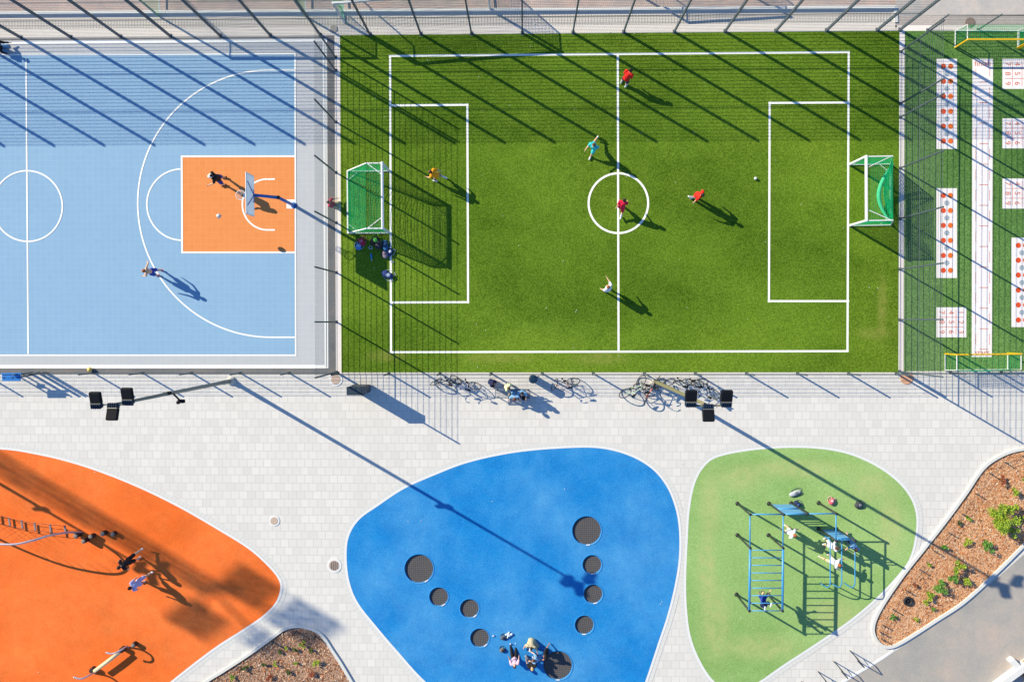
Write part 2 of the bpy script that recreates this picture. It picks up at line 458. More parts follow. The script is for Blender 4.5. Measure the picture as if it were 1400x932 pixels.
pad('blue_rubber', [(474, 762), (477, 733), (491, 710), (517, 691), (552, 668), (592, 650), (640, 632), (700, 619), (760, 613), (815, 612), (856, 621), (888, 638), (909, 661), (922, 690), (928, 722), (928, 762), (922, 801), (912, 841), (900, 877), (884, 925), (866, 972), (820, 1015), (740, 1030), (660, 1000), (583, 932), (546, 892), (516, 857), (490, 824), (478, 795)], BLP)
pad('green_rubber', [(990, 622), (1040, 614), (1100, 612), (1150, 618), (1190, 633), (1222, 654), (1243, 678), (1252, 703), (1251, 732), (1243, 763), (1225, 788), (1196, 818), (1160, 848), (1118, 877), (1072, 907), (1030, 935), (1000, 942), (976, 930), (957, 902), (944, 868), (939, 830), (938, 790), (940, 740), (943, 695), (951, 658), (967, 633)], GRP)
# ------------------------------------------------------------------ road
m = MB(); gpoly(m, [(1075, 988), (1155, 932), (1168, 924), (1199, 905.5), (1232, 884), (1280, 853), (1317, 829), (1365, 788), (1400, 757), (1500, 665), (1900, 500), (1900, 1300), (1100, 1300)], .008)
struct('road', m, ASPH)
m = MB()
pts = smooth([G(*p) for p in [(1050, 1003), (1110, 962), (1155, 930), (1199, 903.5), (1222, 888)]], 5, False)
a = [p+Vector((-.03, .045, 0)) for p in pts]; b = [p+Vector((.035, -.055, 0)) for p in pts]
m.kerb(a, b, 0, .02, 0, False); struct('road_edge_kerb', m, KERBW)
BED1 = smooth([G(*p) for p in [(1470, 640), (1440, 612), (1400, 614.5), (1372, 622), (1345, 640), (1320.5, 675), (1295.6, 709), (1263.6, 750), (1235, 786), (1207, 827), (1195, 853), (1197, 870), (1207, 880.5), (1220, 881), (1240, 870.5), (1278, 846), (1317, 820), (1363, 778), (1400, 741), (1450, 690)]], 6)
BED2 = smooth([G(*p) for p in [(283, 932), (303.6, 919), (327, 904), (350.7, 888), (374, 871), (390, 860), (406, 856.5), (421, 858.5), (434, 864), (443, 873), (452, 887), (464, 905), (480, 932), (500, 968), (470, 1010), (360, 1030), (240, 1010), (250, 960)]], 6)
MULCH1 = NT('bark_mulch', .95, .05)
def mulch(name, cols):
    t = NT(name, .95, .05); co = t.coord()
    v = t.n('ShaderNodeTexVoronoi'); v.inputs['Scale'].default_value = 17; t.l(co, v.inputs['Vector'])
    sep = t.n('ShaderNodeSeparateColor'); t.l(v.outputs['Color'], sep.inputs[0])
    c = t.ramp(sep.outputs[0], [(i/(len(cols)-1), c) for i, c in enumerate(cols)])
    big = t.ramp(t.noise(1.1, 4, .7, co), [(.3, K(.78)), (.7, K(1.0))])
    c = t.mix(1.0, c, big, 'MULTIPLY')
    return t.out(c, v.outputs['Distance'], .4, .02)
MU1 = mulch('orange_bark_mulch', [A(196, 128, 84), A(234, 170, 120), A(250, 208, 170), A(206, 140, 96), A(246, 190, 146)])
MU2 = mulch('brown_bark_mulch', [A(140, 104, 84), A(196, 152, 124), A(222, 186, 162), A(126, 98, 84), A(208, 160, 126)])
CH = [simple('bark_chip_tan', A(246, 196, 152), .9), simple('bark_chip_orange', A(230, 146, 92), .9), simple('bark_chip_dark', A(150, 92, 60), .9), simple('bark_chip_pale', A(246, 212, 182), .9)]
for nm, bed, mu, cnt, pal in (('planting_bed', BED1, MU1, 9000, (0, 0, 1, 1, 2, 3, 3)), ('planting_bed', BED2, MU2, 5000, (0, 1, 2, 2, 3))):
    m = MB(); m.poly(bed, .016); struct(nm, m, mu)
    m = MB(); m.kerb(offset(bed, -.02), offset(bed, .13), 0, .10); struct('bed_kerb', m, RINGP)
    m = MB(); xs = [p.x for p in bed]; ys = [p.y for p in bed]; n = 0
    while n < cnt:
        x = random.uniform(min(xs), max(xs)); y = random.uniform(min(ys), max(ys))
        n += 1
        if not inside(x, y, bed): continue
        L = random.uniform(.025, .06); W = L*random.uniform(.25, .5); a = random.uniform(0, PI); ti = random.uniform(-.22, .22)
        d = Vector((math.cos(a)*L, math.sin(a)*L, ti*L)); e = Vector((-math.sin(a)*W, math.cos(a)*W, random.uniform(-.2, .2)*W))
        c = Vector((x, y, random.uniform(.03, .05)))
        m.add([c-d-e, c+d-e, c+d+e, c-d+e], [(0, 1, 2, 3)], random.choice(pal))
    o = m.build('bark_chips', CH)
    tag(o, kind='stuff', label='bark chips scattered over the right planting bed' if bed is BED1 else 'bark chips scattered over the bottom planting bed', cat='bark chips')
# ------------------------------------------------------------------ painted games on the right lawn
RED = simple('red_orange_paint', A(240, 84, 34), .7, .04); REDT = simple('thin_red_paint', A(232, 120, 96), .7, .04); GREYP = simple('grey_paint', A(178, 190, 198), .7, .04)
ORD = simple('orange_dot_paint', A(250, 120, 48), .7, .04)
PW = simple('white_turf_marking', A(250, 242, 240, 1.08), .85, .06, 14)
def disc(mb, px, py, r, z, mi, n=20):
    c = G(px, py); mb.poly([(c.x+r*math.cos(2*PI*i/n), c.y+r*math.sin(2*PI*i/n)) for i in range(n)], z, mi)
def text_mesh(s, size):
    cu = bpy.data.curves.new('t', 'FONT'); cu.body = s; cu.size = size; cu.align_x = 'CENTER'; cu.align_y = 'CENTER'; cu.resolution_u = 3
    o = bpy.data.objects.new('t', cu); COL.objects.link(o); bpy.context.view_layer.update()
    me = o.to_mesh(); vs = [Vector(v.co) for v in me.vertices]; fs = [tuple(p.vertices) for p in me.polygons]
    o.to_mesh_clear(); bpy.data.objects.remove(o); bpy.data.curves.remove(cu); return vs, fs
def put_text(mb, s, px, py, size, rot, z, mi, thin=False):
    vs, fs = text_mesh(s, size); c = G(px, py); R = Matrix.Rotation(rot, 3, 'Z')
    mb.add([R @ v+Vector((c.x, c.y, z)) for v in vs], fs, mi)
def dots(x0, y0, x1, y1, xs, gx, rows, label):
    m = MB(); gpoly(m, [(x0, y0), (x1, y0), (x1, y1), (x0, y1)], .030, 0)
    for i, y in enumerate(rows):
        disc(m, xs[0], y, .135, .034, 1); disc(m, xs[1], y, .135, .034, 3)
        if i < len(rows)-1: disc(m, gx, (y+rows[i+1])/2, .135, .034, 2)
    o = m.build('dot_mat', [PW, RED, GREYP, ORD], None); tag(o, label, 'game marking', 'dotted jumping strips on the lawn')
dots(1279.8, 81, 1308, 204, (1289.3, 1299.2), 1294, [91.2, 111.7, 132.2, 152.7, 173, 193.2], 'white strip of orange and grey dots nearest the top beside the tall fence')
dots(1279.8, 257.5, 1308, 380, (1289.2, 1299), 1294, [267.5, 288, 308.3, 328.8, 349.3, 369.6], 'white strip of orange and grey dots level with the right football goal')
dots(1382.3, 325, 1411, 447, (1391.7, 1401.5), 1396.6, [335.5, 355.8, 376, 396.5, 416.8, 437.3], 'white strip of orange and grey dots cut by the right picture edge')
def numgrid(x0, y0, s, label):
    m = MB(); x1 = x0+s; y1 = y0+s; gpoly(m, [(x0, y0), (x1, y0), (x1, y1), (x0, y1)], .030, 0)
    k = s/41.3
    for i, row in enumerate(('789', '456', '123')):
        for j, ch in enumerate(row):
            put_text(m, ch, x0+(7.0+13.2*i)*k, y0+(7.0+13.4*j)*k, .40, -PI/2, .036, 1)
    for i in (1, 2):
        line(m, (x0+(13.3*i+.3)*k, y0+3.5*k), (x0+(13.3*i+.3)*k, y1-3.5*k), .022, .034, 1)
        line(m, (x0+3.5*k, y0+(13.4*i+.2)*k), (x1-4*k, y0+(13.4*i+.2)*k), .022, .035, 1)
    o = m.build('number_grid', [PW, REDT]); tag(o, label, 'game marking', 'painted number squares on the lawn')
numgrid(1370, 81, 41, 'white number square just below the upper small goal')
numgrid(1370, 162.2, 41, 'white number square in the middle of the right-hand three')
numgrid(1370, 244.3, 41, 'white number square lowest of the right-hand three')
numgrid(1279.8, 420, 41, 'white number square above the lower small goal, left of the running lane')
m = MB(); gpoly(m, [(1329, 81), (1357.2, 81), (1355.6, 488), (1328, 488)], .030, 0)
put_text(m, 'finish', 1343, 87.5, .40, 0, .036, 1); put_text(m, 'start', 1342, 482, .40, 0, .036, 1)
for k in range(14):
    y = 112.6+28.05*k
    line(m, (1338.5, y), (1350.5, y), .03, .034, 1)
    if k < 13:
        for x in (1333.6, 1352.4): line(m, (x, y+7), (x-.1, y+22), .022, .034, 1)
line(m, (1333.6, 95), (1333.6, 105), .022, .034, 1); line(m, (1352.6, 92), (1352.6, 105), .022, .034, 1)
o = m.build('running_lane', [PW, REDT]); tag(o, 'long white running lane with start and finish lettered in red', 'game marking')
# ------------------------------------------------------------------ manhole covers
def cover(px, py, r, mat, label, ringmat=None, slots=0, cat='manhole cover'):
    c = G(px, py); t = thing('manhole_cover', label, cat, (c.x, c.y, 0))
    if ringmat: m = MB(); m.lathe((0, 0, 0), [(r*1.42, 0), (r*1.42, .024), (r*1.02, .024)], 28, smooth=False); m.build('surround', ringmat, t)
    m = MB(); m.lathe((0, 0, 0), [(r, 0), (r, .030), (r*.9, .034), (0.0001, .034)], 28, smooth=False); m.build('lid', mat, t)
    if slots:
        m = MB()
        for i in range(slots):
            x = (i-(slots-1)/2)*(1.5*r/slots); hh = math.sqrt(max(0, (r*.85)**2-x*x))
            m.bar((x, -hh, .038), (x, hh, .038), r*.16, .006)
        m.build('grating', simple('cover_slot', A(92, 84, 80), .7), t)
BRC = simple('rusty_cover', A(206, 182, 166), .8, .15, 20)
cover(375, 711.5, .20, BRC, 'small beige manhole cover between the orange and blue pads', KERBW)
cover(457, 772.5, .27, simple('brown_grate', A(190, 170, 158), .8), 'slatted drain cover by the left edge of the blue pad', KERBW, 4, 'drain cover')
cover(459, 518.5, .25, BRC, 'beige manhole cover at the corner post left of the dark cabinet', KERBW)
cover(1239.5, 516.5, .33, simple('orange_brown_cover', A(226, 172, 138), .8, .12, 20), 'large orange-brown manhole cover at the bottom right corner of the pitch')
cover(1326, 31, .25, simple('brown_cover', A(150, 128, 118), .8, .2, 20), 'dark brown manhole cover above the upper small goal', None)
cover(456.5, 40, .19, simple('grey_cover', A(186, 178, 172), .8, .15, 20), 'small grey manhole cover above the top left corner of the pitch', None)
def translucent(name, col, f):
    t = NT(name, .5, .3); t.out(col)
    tr = t.n('ShaderNodeBsdfTranslucent'); tr.inputs[0].default_value = col
    mx = t.n('ShaderNodeMixShader'); mx.inputs[0].default_value = f
    o = t.t.nodes['Material Output']; t.l(t.b.outputs[0], mx.inputs[1]); t.l(tr.outputs[0], mx.inputs[2]); t.l(mx.outputs[0], o.inputs[0])
    return t.m
# ================================================================== fences
STEEL = simple('anthracite_fence_steel', A(84, 96, 106), .5, .08, 3, .0, .4)
WIRE = simple('fence_wire', A(92, 104, 112), .5, .05, 3)
STEELD = simple('dark_post_steel', A(96, 106, 114), .5, .08, 3)
def panel_mesh(L, Hh, vs=.1, hs=.2, rails=2.03, vw=.004, hd=.0135):
    m = MB(); n = int(L/vs)
    for i in range(n+1):
        x = L*i/n; m.bar((x, 0, .03), (x, 0, Hh), vw, vw, 0, (0, 1, 0), False)
    k = int(Hh/hs)
    for i in range(k+1):
        z = .04+(Hh-.06)*i/k
        m.bar((0, 0, z), (L, 0, z), hd*.5, hd*1.6, 0, (0, 0, 1), False)
    z = rails
    while z < Hh-.3:
        m.bar((0, 0, z), (L, 0, z), .016, .034, 0, (0, 0, 1), False); z += rails
    return m
def fence(name, label, p0, us, Hh, direction, pw, pd, cat='fence', mat=None, postH=None, skip=(), **kw):
    """p0 world base point, us = post distances along direction"""
    ang = math.atan2(direction.y, direction.x)
    t = thing(name, label, cat, (p0.x, p0.y, 0), ang)
    mat = mat or STEEL; cache = {}; post = None
    for i, u in enumerate(us):
        if post is None:
            m = MB(); m.box((0, 0, (postH or Hh+.05)/2), (pw, pd, postH or Hh+.05), bev=.008)
            m.box((0, 0, .012), (pw+.08, pd+.08, .024)); post = m.build('post', mat, t); o = post
        else: o = post.copy(); COL.objects.link(o); o.parent = t
        o.location = (u, 0, 0)
        if i < len(us)-1 and i not in skip:
            L = us[i+1]-u-pw; key = round(L, 2)
            if key not in cache: cache[key] = panel_mesh(L, Hh, **kw).build('mesh_panel', WIRE, t); q = cache[key]
            else: q = cache[key].copy(); COL.objects.link(q); q.parent = t
            q.location = (u+pw/2, 0, 0)
    return t
def run(pxs):     # picture base points -> start, distances, direction
    g = [G(*p) for p in pxs]; d = (g[-1]-g[0]).normalized()
    return g[0], [(q-g[0]).dot(d) for q in g], d
# tall fence behind the top touchline
xs = [1230, 1199]; 
while xs[-1] > -330: xs.append(xs[-1]-(69.3 if xs[-1] > 520 else 68.2))
p0, us, d = run([(x, 41.3+(1230-x)*.0086) for x in xs])
fence('tall_fence', 'tallest mesh fence, along the top edge of the court and pitch', p0, us, 6.3, d, .068, .15, vs=.09, vw=.0045, rails=2.19)
p0, us, d = run([(459, 78.5), (458.6, 96.5), (458.8, 167), (459, 236), (459.2, 304.5), (459.4, 372.5), (459.6, 440), (460, 508.5)])
fence('ball_fence', 'mesh fence between the blue court and the green pitch', p0, us, 4.2, d, .07, .07, hd=.0105, vw=.0032)
p0, us, d = run([(1231, 71), (1230.8, 142), (1230.6, 160.5), (1230.4, 230), (1230.2, 299), (1230, 368), (1229.8, 437), (1229.4, 507.5)])
fence('ball_fence', 'mesh fence between the green pitch and the lawn with painted games', p0, us, 4.2, d, .07, .07, hd=.0105, vw=.0032)
p0, us, d = run([(462+69.8*k, 510.4) for k in range(0, 11)]+[(1225, 510.4)])
fence('low_fence', 'low mesh fence along the bottom edge of the green pitch', p0, us, 1.38, d, .07, .07, hd=.0105, vw=.003)
p0, us, d = run([(1236, 509.2)]+[(1230+69.3*k, 509.2-.1*k) for k in range(1, 6)])
fence('low_fence', 'low mesh fence below the lawn with painted games', p0, us, 1.38, d, .07, .07, hd=.0105, vw=.003)
p0, us, d = run([(462-66.8*k, 509.6) for k in range(0, 7)]+[(52, 509.6)])
fence('low_fence', 'low mesh fence along the bottom edge of the blue court, right of its gate', p0, us, 1.38, d, .07, .07, hd=.0105, vw=.003)
p0, us, d = run([(42-66.8*k, 509.6) for k in range(0, 6)])
fence('low_fence', 'low mesh fence along the bottom edge of the blue court, left of its gate', p0, us, 1.38, d, .07, .07, hd=.0105, vw=.003)
p0, us, d = run([(1268, 41.2), (1337, 41), (1406, 40.8), (1475, 40.6), (1544, 40.4)])
fence('low_fence', 'low mesh fence behind the upper small goal', p0, us, 2.0, d, .06, .06)
# ================================================================== goals
WPOST = simple('white_goal_frame', A(250, 250, 250), .45, .03, 5, 0, .5)
YPOST = simple('yellow_goal_frame', A(246, 196, 30), .45, .06, 5)
GNET = translucent('green_net', A(36, 214, 142, 1.15), .5)
def net(mb, S_, nu, nv, w, su=6, sv=6):
    for i in range(nu+1):
        pts = [S_(i/nu, j/sv) for j in range(sv+1)]
        for a, b in zip(pts, pts[1:]): mb.bar(a, b, w, w, 0, (0, 0, 1), False)
    for j in range(nv+1):
        pts = [S_(i/su, j/nv) for i in range(su+1)]
        for a, b in zip(pts, pts[1:]): mb.bar(a, b, w, w, 0, (0, 0, 1), False)
def lerp(a, b, t): return a+(b-a)*t
def goal(name, label, loc, rot, W, Hh, dt, db, r, post=None, braces=True, roll=False, box=False, cell=.08, nw=.0105, sag=.25, rear=None, group=None, netm=None):
    """origin between the posts on the line; +Y is the playing side, the net goes to -Y"""
    post = post or WPOST
    t = thing(name, label, 'goal', loc, rot, group)
    for s in (-1, 1):
        m = MB()
        m.box((s*W/2, 0, Hh/2), (2*r, 2*r, Hh), bev=r*.4); m.build('post', post, t)
    m = MB(); m.box((0, 0, Hh+.001), (W+2*r+.004, 2*r+.01, 2*r), bev=r*.4); m.build('crossbar', post, t)
    rm = rear or WPOST
    for s in (-1, 1):
        m = MB(); x = s*W/2
        m.bar((x, -r, .03), (x, -db, .03), r*1.1); m.bar((x, -r, Hh-.03), (x, -dt, Hh-.03), r*.9); m.bar((x, -dt, Hh-.03), (x, -db, .03), r*.9)
        if braces:
            m.bar((x, -dt*.95, Hh-.03), (x-s*.55, -.03, Hh-.03), r*.55); m.bar((x, -db*.72, .05), (x-s*.5, -db, .04), r*.55)
        m.build('side_frame', rm, t)
    m = MB(); m.bar((-W/2, -db, .031), (W/2, -db, .031), r*1.2); m.build('rear_bar', rm, t)
    m = MB()
    # side nets
    for s in (-1, 1):
        x = s*W/2
        def side(u, v, x=x, s=s):
            top = lerp(0, -dt, u); bot = lerp(0, -db, u); b = math.sin(PI*u)*math.sin(PI*v)*.06*s
            return Vector((x-b, lerp(bot, top, v), lerp(.04, Hh-.04, v)))
        net(m, side, int(db/cell), int(Hh/cell), nw*.72)
    # back and roof
    def back(u, v):
        sg = math.sin(PI*u)*math.sin(PI*min(1, v*1.0))
        if roll: y = lerp(-db, -dt, v)+sg*.35; z = lerp(.04, Hh-.04, v)-.10*sg
        else: y = lerp(-db, -dt, v)-sg*sag*.35; z = lerp(.04, Hh-.04, v)-sg*sag
        return Vector((lerp(-W/2, W/2, u), y, max(.03, z)))
    net(m, back, int(W/cell), int(math.hypot(Hh, db-dt)/cell), nw, 10, 8)
    def roof(u, v): return Vector((lerp(-W/2, W/2, u), lerp(0, -dt, v), Hh-.04-math.sin(PI*u)*math.sin(PI*v)*.05))
    if roll: net(m, roof, int(W/(cell*1.2)), max(1, int(dt/(cell*1.2))), nw*.75)
    else: net(m, roof, int(W/cell), max(1, int(dt/cell)), nw)
    m.build('net', netm or GNET, t)
    if roll:      # the net's slack gathered into a hanging roll
        m = MB(); pts = []
        for i in range(17):
            u = i/16; y = lerp(-dt-.32, -db+.02, u**1.3)+math.sin(PI*u)*.52; pts.append(Vector((lerp(W/2-.25, -W/2+.03, u), y, lerp(1.35, .15, u)-math.sin(PI*u)*.25)))
        m.tube(pts, [.03+.075*math.sin(PI*min(1, (i/16)*.9+.1)) for i in range(17)], 8); m.build('gathered_net', simple('gathered_green_net', A(90, 226, 170), .8), t)
    return t
def goal_px(name, label, pa, pb, flip, *a, **kw):
    A_, B_ = G(*pa), G(*pb); c = (A_+B_)/2; d = B_-A_; ang = math.atan2(d.y, d.x)+(PI if flip else 0)
    return goal(name, label, (c.x, c.y, .025), ang, d.length, *a, **kw)
goal_px('football_goal', 'white goal with green net at the left end of the pitch', (532.8, 318.5), (532.2, 233.8), True, 2.05, .80, 2.16, .06, nw=.0095)
goal_px('football_goal', 'white goal with green net at the right end of the pitch', (1161, 308.5), (1160.6, 225.3), False, 2.03, 1.30, 2.10, .055, roll=True, cell=.07, nw=.0105)
goal_px('mini_goal', 'yellow-fronted small goal at the top of the lawn', (1305, 65.8), (1390.5, 65.8), True, 1.18, .75, .85, .035, YPOST, False, cell=.10, nw=.0055, group='small yellow goals')
goal_px('mini_goal', 'yellow-fronted small goal at the bottom of the lawn', (1291.5, 483.5), (1377, 482.5), False, 1.15, .78, .84, .035, YPOST, False, cell=.10, nw=.0055, group='small yellow goals')
goal_px('mini_goal', 'yellow-fronted small goal cut by the top right picture edge', (1391.8, 67), (1477, 67), True, 1.15, .75, .85, .035, YPOST, False, cell=.10, nw=.0055, group='small yellow goals')
SIL = simple('silver_goal_frame', A(214, 224, 232), .5, .05, 4); DG = simple('dull_green_steel', A(84, 150, 132), .5)
goal_px('full_size_goal', 'large goal beyond the top fence behind the blue court', (218.5, 23.5), (418, 23), True, 2.44, .9, 2.0, .045, DG, False, rear=SIL, cell=.12, nw=.008, group='large goals beyond the top fence')
goal_px('full_size_goal', 'large white goal beyond the top fence at the pitch\'s top left', (471, 31), (670, 14), True, 2.44, .9, 2.0, .055, WPOST, False, rear=simple('pale_green_bars', A(150, 214, 196), .5), cell=.12, nw=.008, group='large goals beyond the top fence')
goal_px('youth_goal', 'smaller goal with pale green bars beyond the top fence right of the halfway line', (860, -16), (1000, -24), True, 2.0, .8, 1.2, .045, SIL, False, rear=simple('pale_green_bars', A(150, 214, 196), .5), cell=.12, nw=.008)
# ================================================================== basketball hoop
HB = simple('blue_hoop_steel', A(34, 110, 196), .45, .06, 5, 0, .5)
b = G(402, 281); t = thing('basketball_hoop', 'blue-poled basketball hoop over the orange key', 'basketball hoop', (b.x, b.y, 0))
O = b
el = Vector((b.x, b.y, 2.62)); bd = G(373, 280.5, 3.35)
m = MB(); m.tube([Vector((b.x, b.y, 0)), Vector((b.x, b.y, 1.3)), el], [.085, .08, .07], 12); m.lathe((b.x, b.y, .03), [(.16, 0), (.16, .02), (.1, .03)], 14); m.build('pole', HB, t, O)
m = MB(); am = Vector((bd.x+.10, bd.y, 3.3)); m.tube([el, lerp(el, am, .5)+Vector((0, 0, .02)), am], [.08, .075, .07], 10); m.build('arm', HB, t, O)
m = MB(); m.box(el+Vector((0, 0, .03)), (.15, .17, .15), bev=.02); m.build('joint', simple('black_steel', A(30, 30, 34), .5), t, O)
BOARD = translucent('backboard_sheet', A(226, 236, 246), .65)
y0 = G(373, 306).y; y1 = G(373, 255).y
m = MB(); m.box((bd.x, (y0+y1)/2, 3.425), (.035, y1-y0, 1.05), bev=.008); bo = m.build('backboard', BOARD, t, O)
m = MB()
for (a, c) in (((y0, 2.9), (y1, 2.9)), ((y0, 3.95), (y1, 3.95)), ((y0, 2.9), (y0, 3.95)), ((y1, 2.9), (y1, 3.95))):
    m.bar((bd.x-.022, a[0], a[1]), (bd.x-.022, c[0], c[1]), .035, .03)
cy = (y0+y1)/2
for (a, c) in (((cy-.3, 3.0), (cy+.3, 3.0)), ((cy-.3, 3.45), (cy+.3, 3.45)), ((cy-.3, 3.0), (cy-.3, 3.45)), ((cy+.3, 3.0), (cy+.3, 3.45))):
    m.bar((bd.x-.021, a[0], a[1]), (bd.x-.021, c[0], c[1]), .03, .012)
m.build('board_edge', WPOST, bo, O-b*0) if False else m.build('board_edge', WPOST, t, O)
m = MB()
for s in (-1, 1): m.bar((bd.x+.12, bd.y+s*.06, 3.34), (bd.x+.03, bd.y+s*.56, 3.86), .035)
for s in (-1, 1): m.bar((bd.x+.12, bd.y+s*.06, 3.26), (bd.x+.03, bd.y+s*.3, 3.0), .03)
m.build('brace', HB, t, O)
rc = G(357.5, 279.5, 3.05)
m = MB(); m.tube([rc+Vector((.23*math.cos(2*PI*i/24), .23*math.sin(2*PI*i/24), 0)) for i in range(24)], .012, 6, closed=True); m.bar(rc+Vector((.22, 0, 0)), (bd.x-.02, rc.y, 3.05), .12, .02); m.build('rim', WPOST, t, O)
m = MB()
for i in range(12):
    for s in (-1, 1):
        pts = []
        for j in range(6):
            a = 2*PI*(i+s*j*.5)/12; r = .225-.10*math.sin(PI/2*j/5)
            pts.append(rc+Vector((r*math.cos(a), r*math.sin(a), -.085*j)))
        m.tube(pts, .006, 4)
m.build('basket_net', WPOST, t, O)
# ================================================================== floodlight masts
LAMP = simple('black_lamp_housing', A(14, 20, 30), .75, .1, 5, 0, .15); LAMPB = simple('blue_grey_lamp_back', A(22, 46, 72), .7, .08, 5, 0, .2)
MAST = simple('galvanised_mast', A(132, 134, 128), .5, .12, 8, .3, .5); MAST2 = simple('olive_mast', A(128, 124, 92), .55, .12, 8)
def flood(mb_unused, parent, c, yaw, w, L, tilt, flip):
    """one floodlight head: body, cooling back and yoke"""
    R = Matrix.Rotation(yaw, 3, 'Z') @ Matrix.Rotation(tilt, 3, 'X')
    m = MB()
    m.box(Vector(c)+R @ Vector((0, L*.14, 0)), (w, L*.68, .16), 0, R, .03)
    m.box(Vector(c)+R @ Vector((0, -L*.33, .01)), (w*.94, L*.32, .22), 1, R, .04)
    m.box(Vector(c)+R @ Vector((0, -L*.18, .10)), (w*.9, .03, .06), 2, R)
    for k in range(5): m.box(Vector(c)+R @ Vector((-w*.38+w*.19*k, -L*.34, .13)), (.015, L*.26, .04), 1, R)
    o = m.build('floodlight', [LAMP, LAMPB, MAST], parent)
    return o
def mast(label, base, Ht, mat, heads, bracket=None, scale=1.0, cross=.75, pr=(.11, .055), hidden=False):
    b = G(*base); t = thing('floodlight_mast', label, 'floodlight', (b.x, b.y, 0), 0, 'tall floodlight masts')
    m = MB(); m.tube([(0, 0, 0), (0, 0, 1.2), (0, 0, 1.25), (0, 0, Ht*.55), (0, 0, Ht)], [pr[0], pr[0], pr[0]*.9, (pr[0]+pr[1])/2, pr[1]], 14); m.build('pole', mat, t)
    m = MB(); m.lathe((0, 0, 0), [(.24*scale, 0), (.24*scale, .06), (.17*scale, .08), (.14*scale, .30), (.12*scale, .32)], 18); m.build('base', simple('mast_foot', A(214, 208, 200), .7), t)
    m = MB(); m.bar((-cross, 0, Ht-.02), (cross, 0, Ht-.02), .06*scale, .06*scale); m.build('crossarm', mat, t)
    for (x, y, up) in heads:
        o = flood(None, t, (0, 0, 0), 0 if up else PI, .43*scale, .66*scale, math.radians(16), 0); o.location = (x, y, Ht+.02)
        m = MB(); m.bar((x, 0, Ht), (x, y*.45, Ht), .05*scale, .04); m.build('yoke', MAST, t)
    if bracket:
        z = bracket; m = MB(); m.bar((0, 0, z), (.32, -.30, z+.05), .06); m.box((.40, -.36, z+.03), (.30, .16, .16), bev=.03); m.box((.24, -.42, z-.02), (.14, .14, .14), bev=.03); m.bar((-.14, 0, z+.5), (.14, .05, z+.5), .14, .2); m.build('camera_bracket', LAMP, t)
    return t
mast('tall grey floodlight mast below the blue court with three black lamps', (316.5, 520.5), 12.0, MAST, [(-.62, .18, True), (.0, -.26, False), (.56, .33, True)], 7.0)
mast('tall olive floodlight mast by the parked bicycles with three black lamps', (894.5, 521), 12.0, MAST2, [(-.64, .27, True), (.0, -.27, False), (.66, .27, True)], None)
mast('floodlight mast left of the picture, its thin shadow on the orange pad', (-264, 507), 12.0, MAST, [(-.62, .3, True), (.0, -.3, False), (.6, .3, True)], 7.8)
# a far, very tall light mast whose soft shadow reaches the orange pad
MH = 42.0; b = G(310-39.8*MH, 815-23.2*MH); t = thing('stadium_mast', 'very tall lattice light mast left of the picture with lamp banks, some added for shadow', 'floodlight', (b.x, b.y, 0))
m = MB()
def leg_at(i, z): q = .62-.30*z/MH; return Vector((q*(1 if i in (0, 3) else -1), q*(1 if i < 2 else -1), z))
for i in range(4): m.tube([leg_at(i, 0), leg_at(i, MH)], [.10, .07], 6)
for k in range(40):
    z0, z1 = MH*k/40, MH*(k+1)/40
    for i in range(4):
        a_, b_ = (leg_at(i, z0), leg_at((i+1) % 4, z1)) if k % 2 else (leg_at((i+1) % 4, z0), leg_at(i, z1))
        m.bar(a_, b_, .05); m.bar(leg_at(i, z1), leg_at((i+1) % 4, z1), .04)
m.build('lattice_tower', MAST, t)
for (px, py, sz) in ((262, 842, 1.5), (333, 797, 1.55), (408, 846, 1.75), (352, 872, 1.1)):  # last two banks are added, unseen, to cast the blurred smudge on the paving
    m = MB(); g = G(px, py)-b; q = Vector((g.x, g.y, 0))-SUNH*(MH/math.tan(EL)); q.z = MH+.2
    R = Matrix.Rotation(.6, 3, 'Z')
    for i in range(4):
        for j in range(3): m.box(q+R @ Vector(((i-1.5)*sz*.31, 0, (j-1)*sz*.34)), (sz*.19, sz*.26, sz*.21), 0, R, .04)
    m.bar(q+R @ Vector((-sz*.6, 0, 0)), q+R @ Vector((sz*.6, 0, 0)), .08); m.bar((0, 0, MH-.1), q, .12); m.build('lamp_bank', LAMP, t)
# ================================================================== dark cabinet, litter bin, kiosk, balls
c = (G(485, 535.3)+G(507, 525))/2; a = G(485, 535.3); d = G(507, 525)
CAB = simple('dark_blue_cabinet', A(44, 62, 78), .5, .06, 4)
t = thing('utility_cabinet', 'dark blue-grey upright cabinet below the bottom left corner of the pitch', 'cabinet', (c.x, c.y, 0))
w_, h_ = d.x-a.x, d.y-a.y
m = MB(); m.box((0, 0, .95), (w_, h_, 1.78), bev=.02); m.build('body', CAB, t)
m = MB(); m.box((0, 0, .03), (w_-.06, h_-.06, .06)); m.build('plinth', simple('plinth', A(120, 120, 120), .8), t)
m = MB(); m.box((0, 0, 1.86), (w_+.03, h_+.03, .03), bev=.01); m.build('roof', CAB, t)
m = MB(); m.box((w_/2+.006, .0, 1.0), (.012, h_-.05, 1.6), bev=.004); m.box((w_/2+.02, -.08, 1.45), (.02, .05, .07), 1); m.box((w_/2+.018, .1, 1.05), (.016, .04, .12), 2); m.build('door', [CAB, WPOST, MAST], t)
c = G(728.5, 516.5); t = thing('litter_bin', 'round dark litter bin at the fence beside the bench', 'litter bin', (c.x, c.y, 0))
m = MB(); m.lathe((0, 0, 0), [(.17, 0), (.19, .05), (.20, .86), (.215, .90), (.215, .97), (.17, .985)], 22); m.build('body', simple('bin_blue_black', A(24, 58, 84), .45, .1), t)
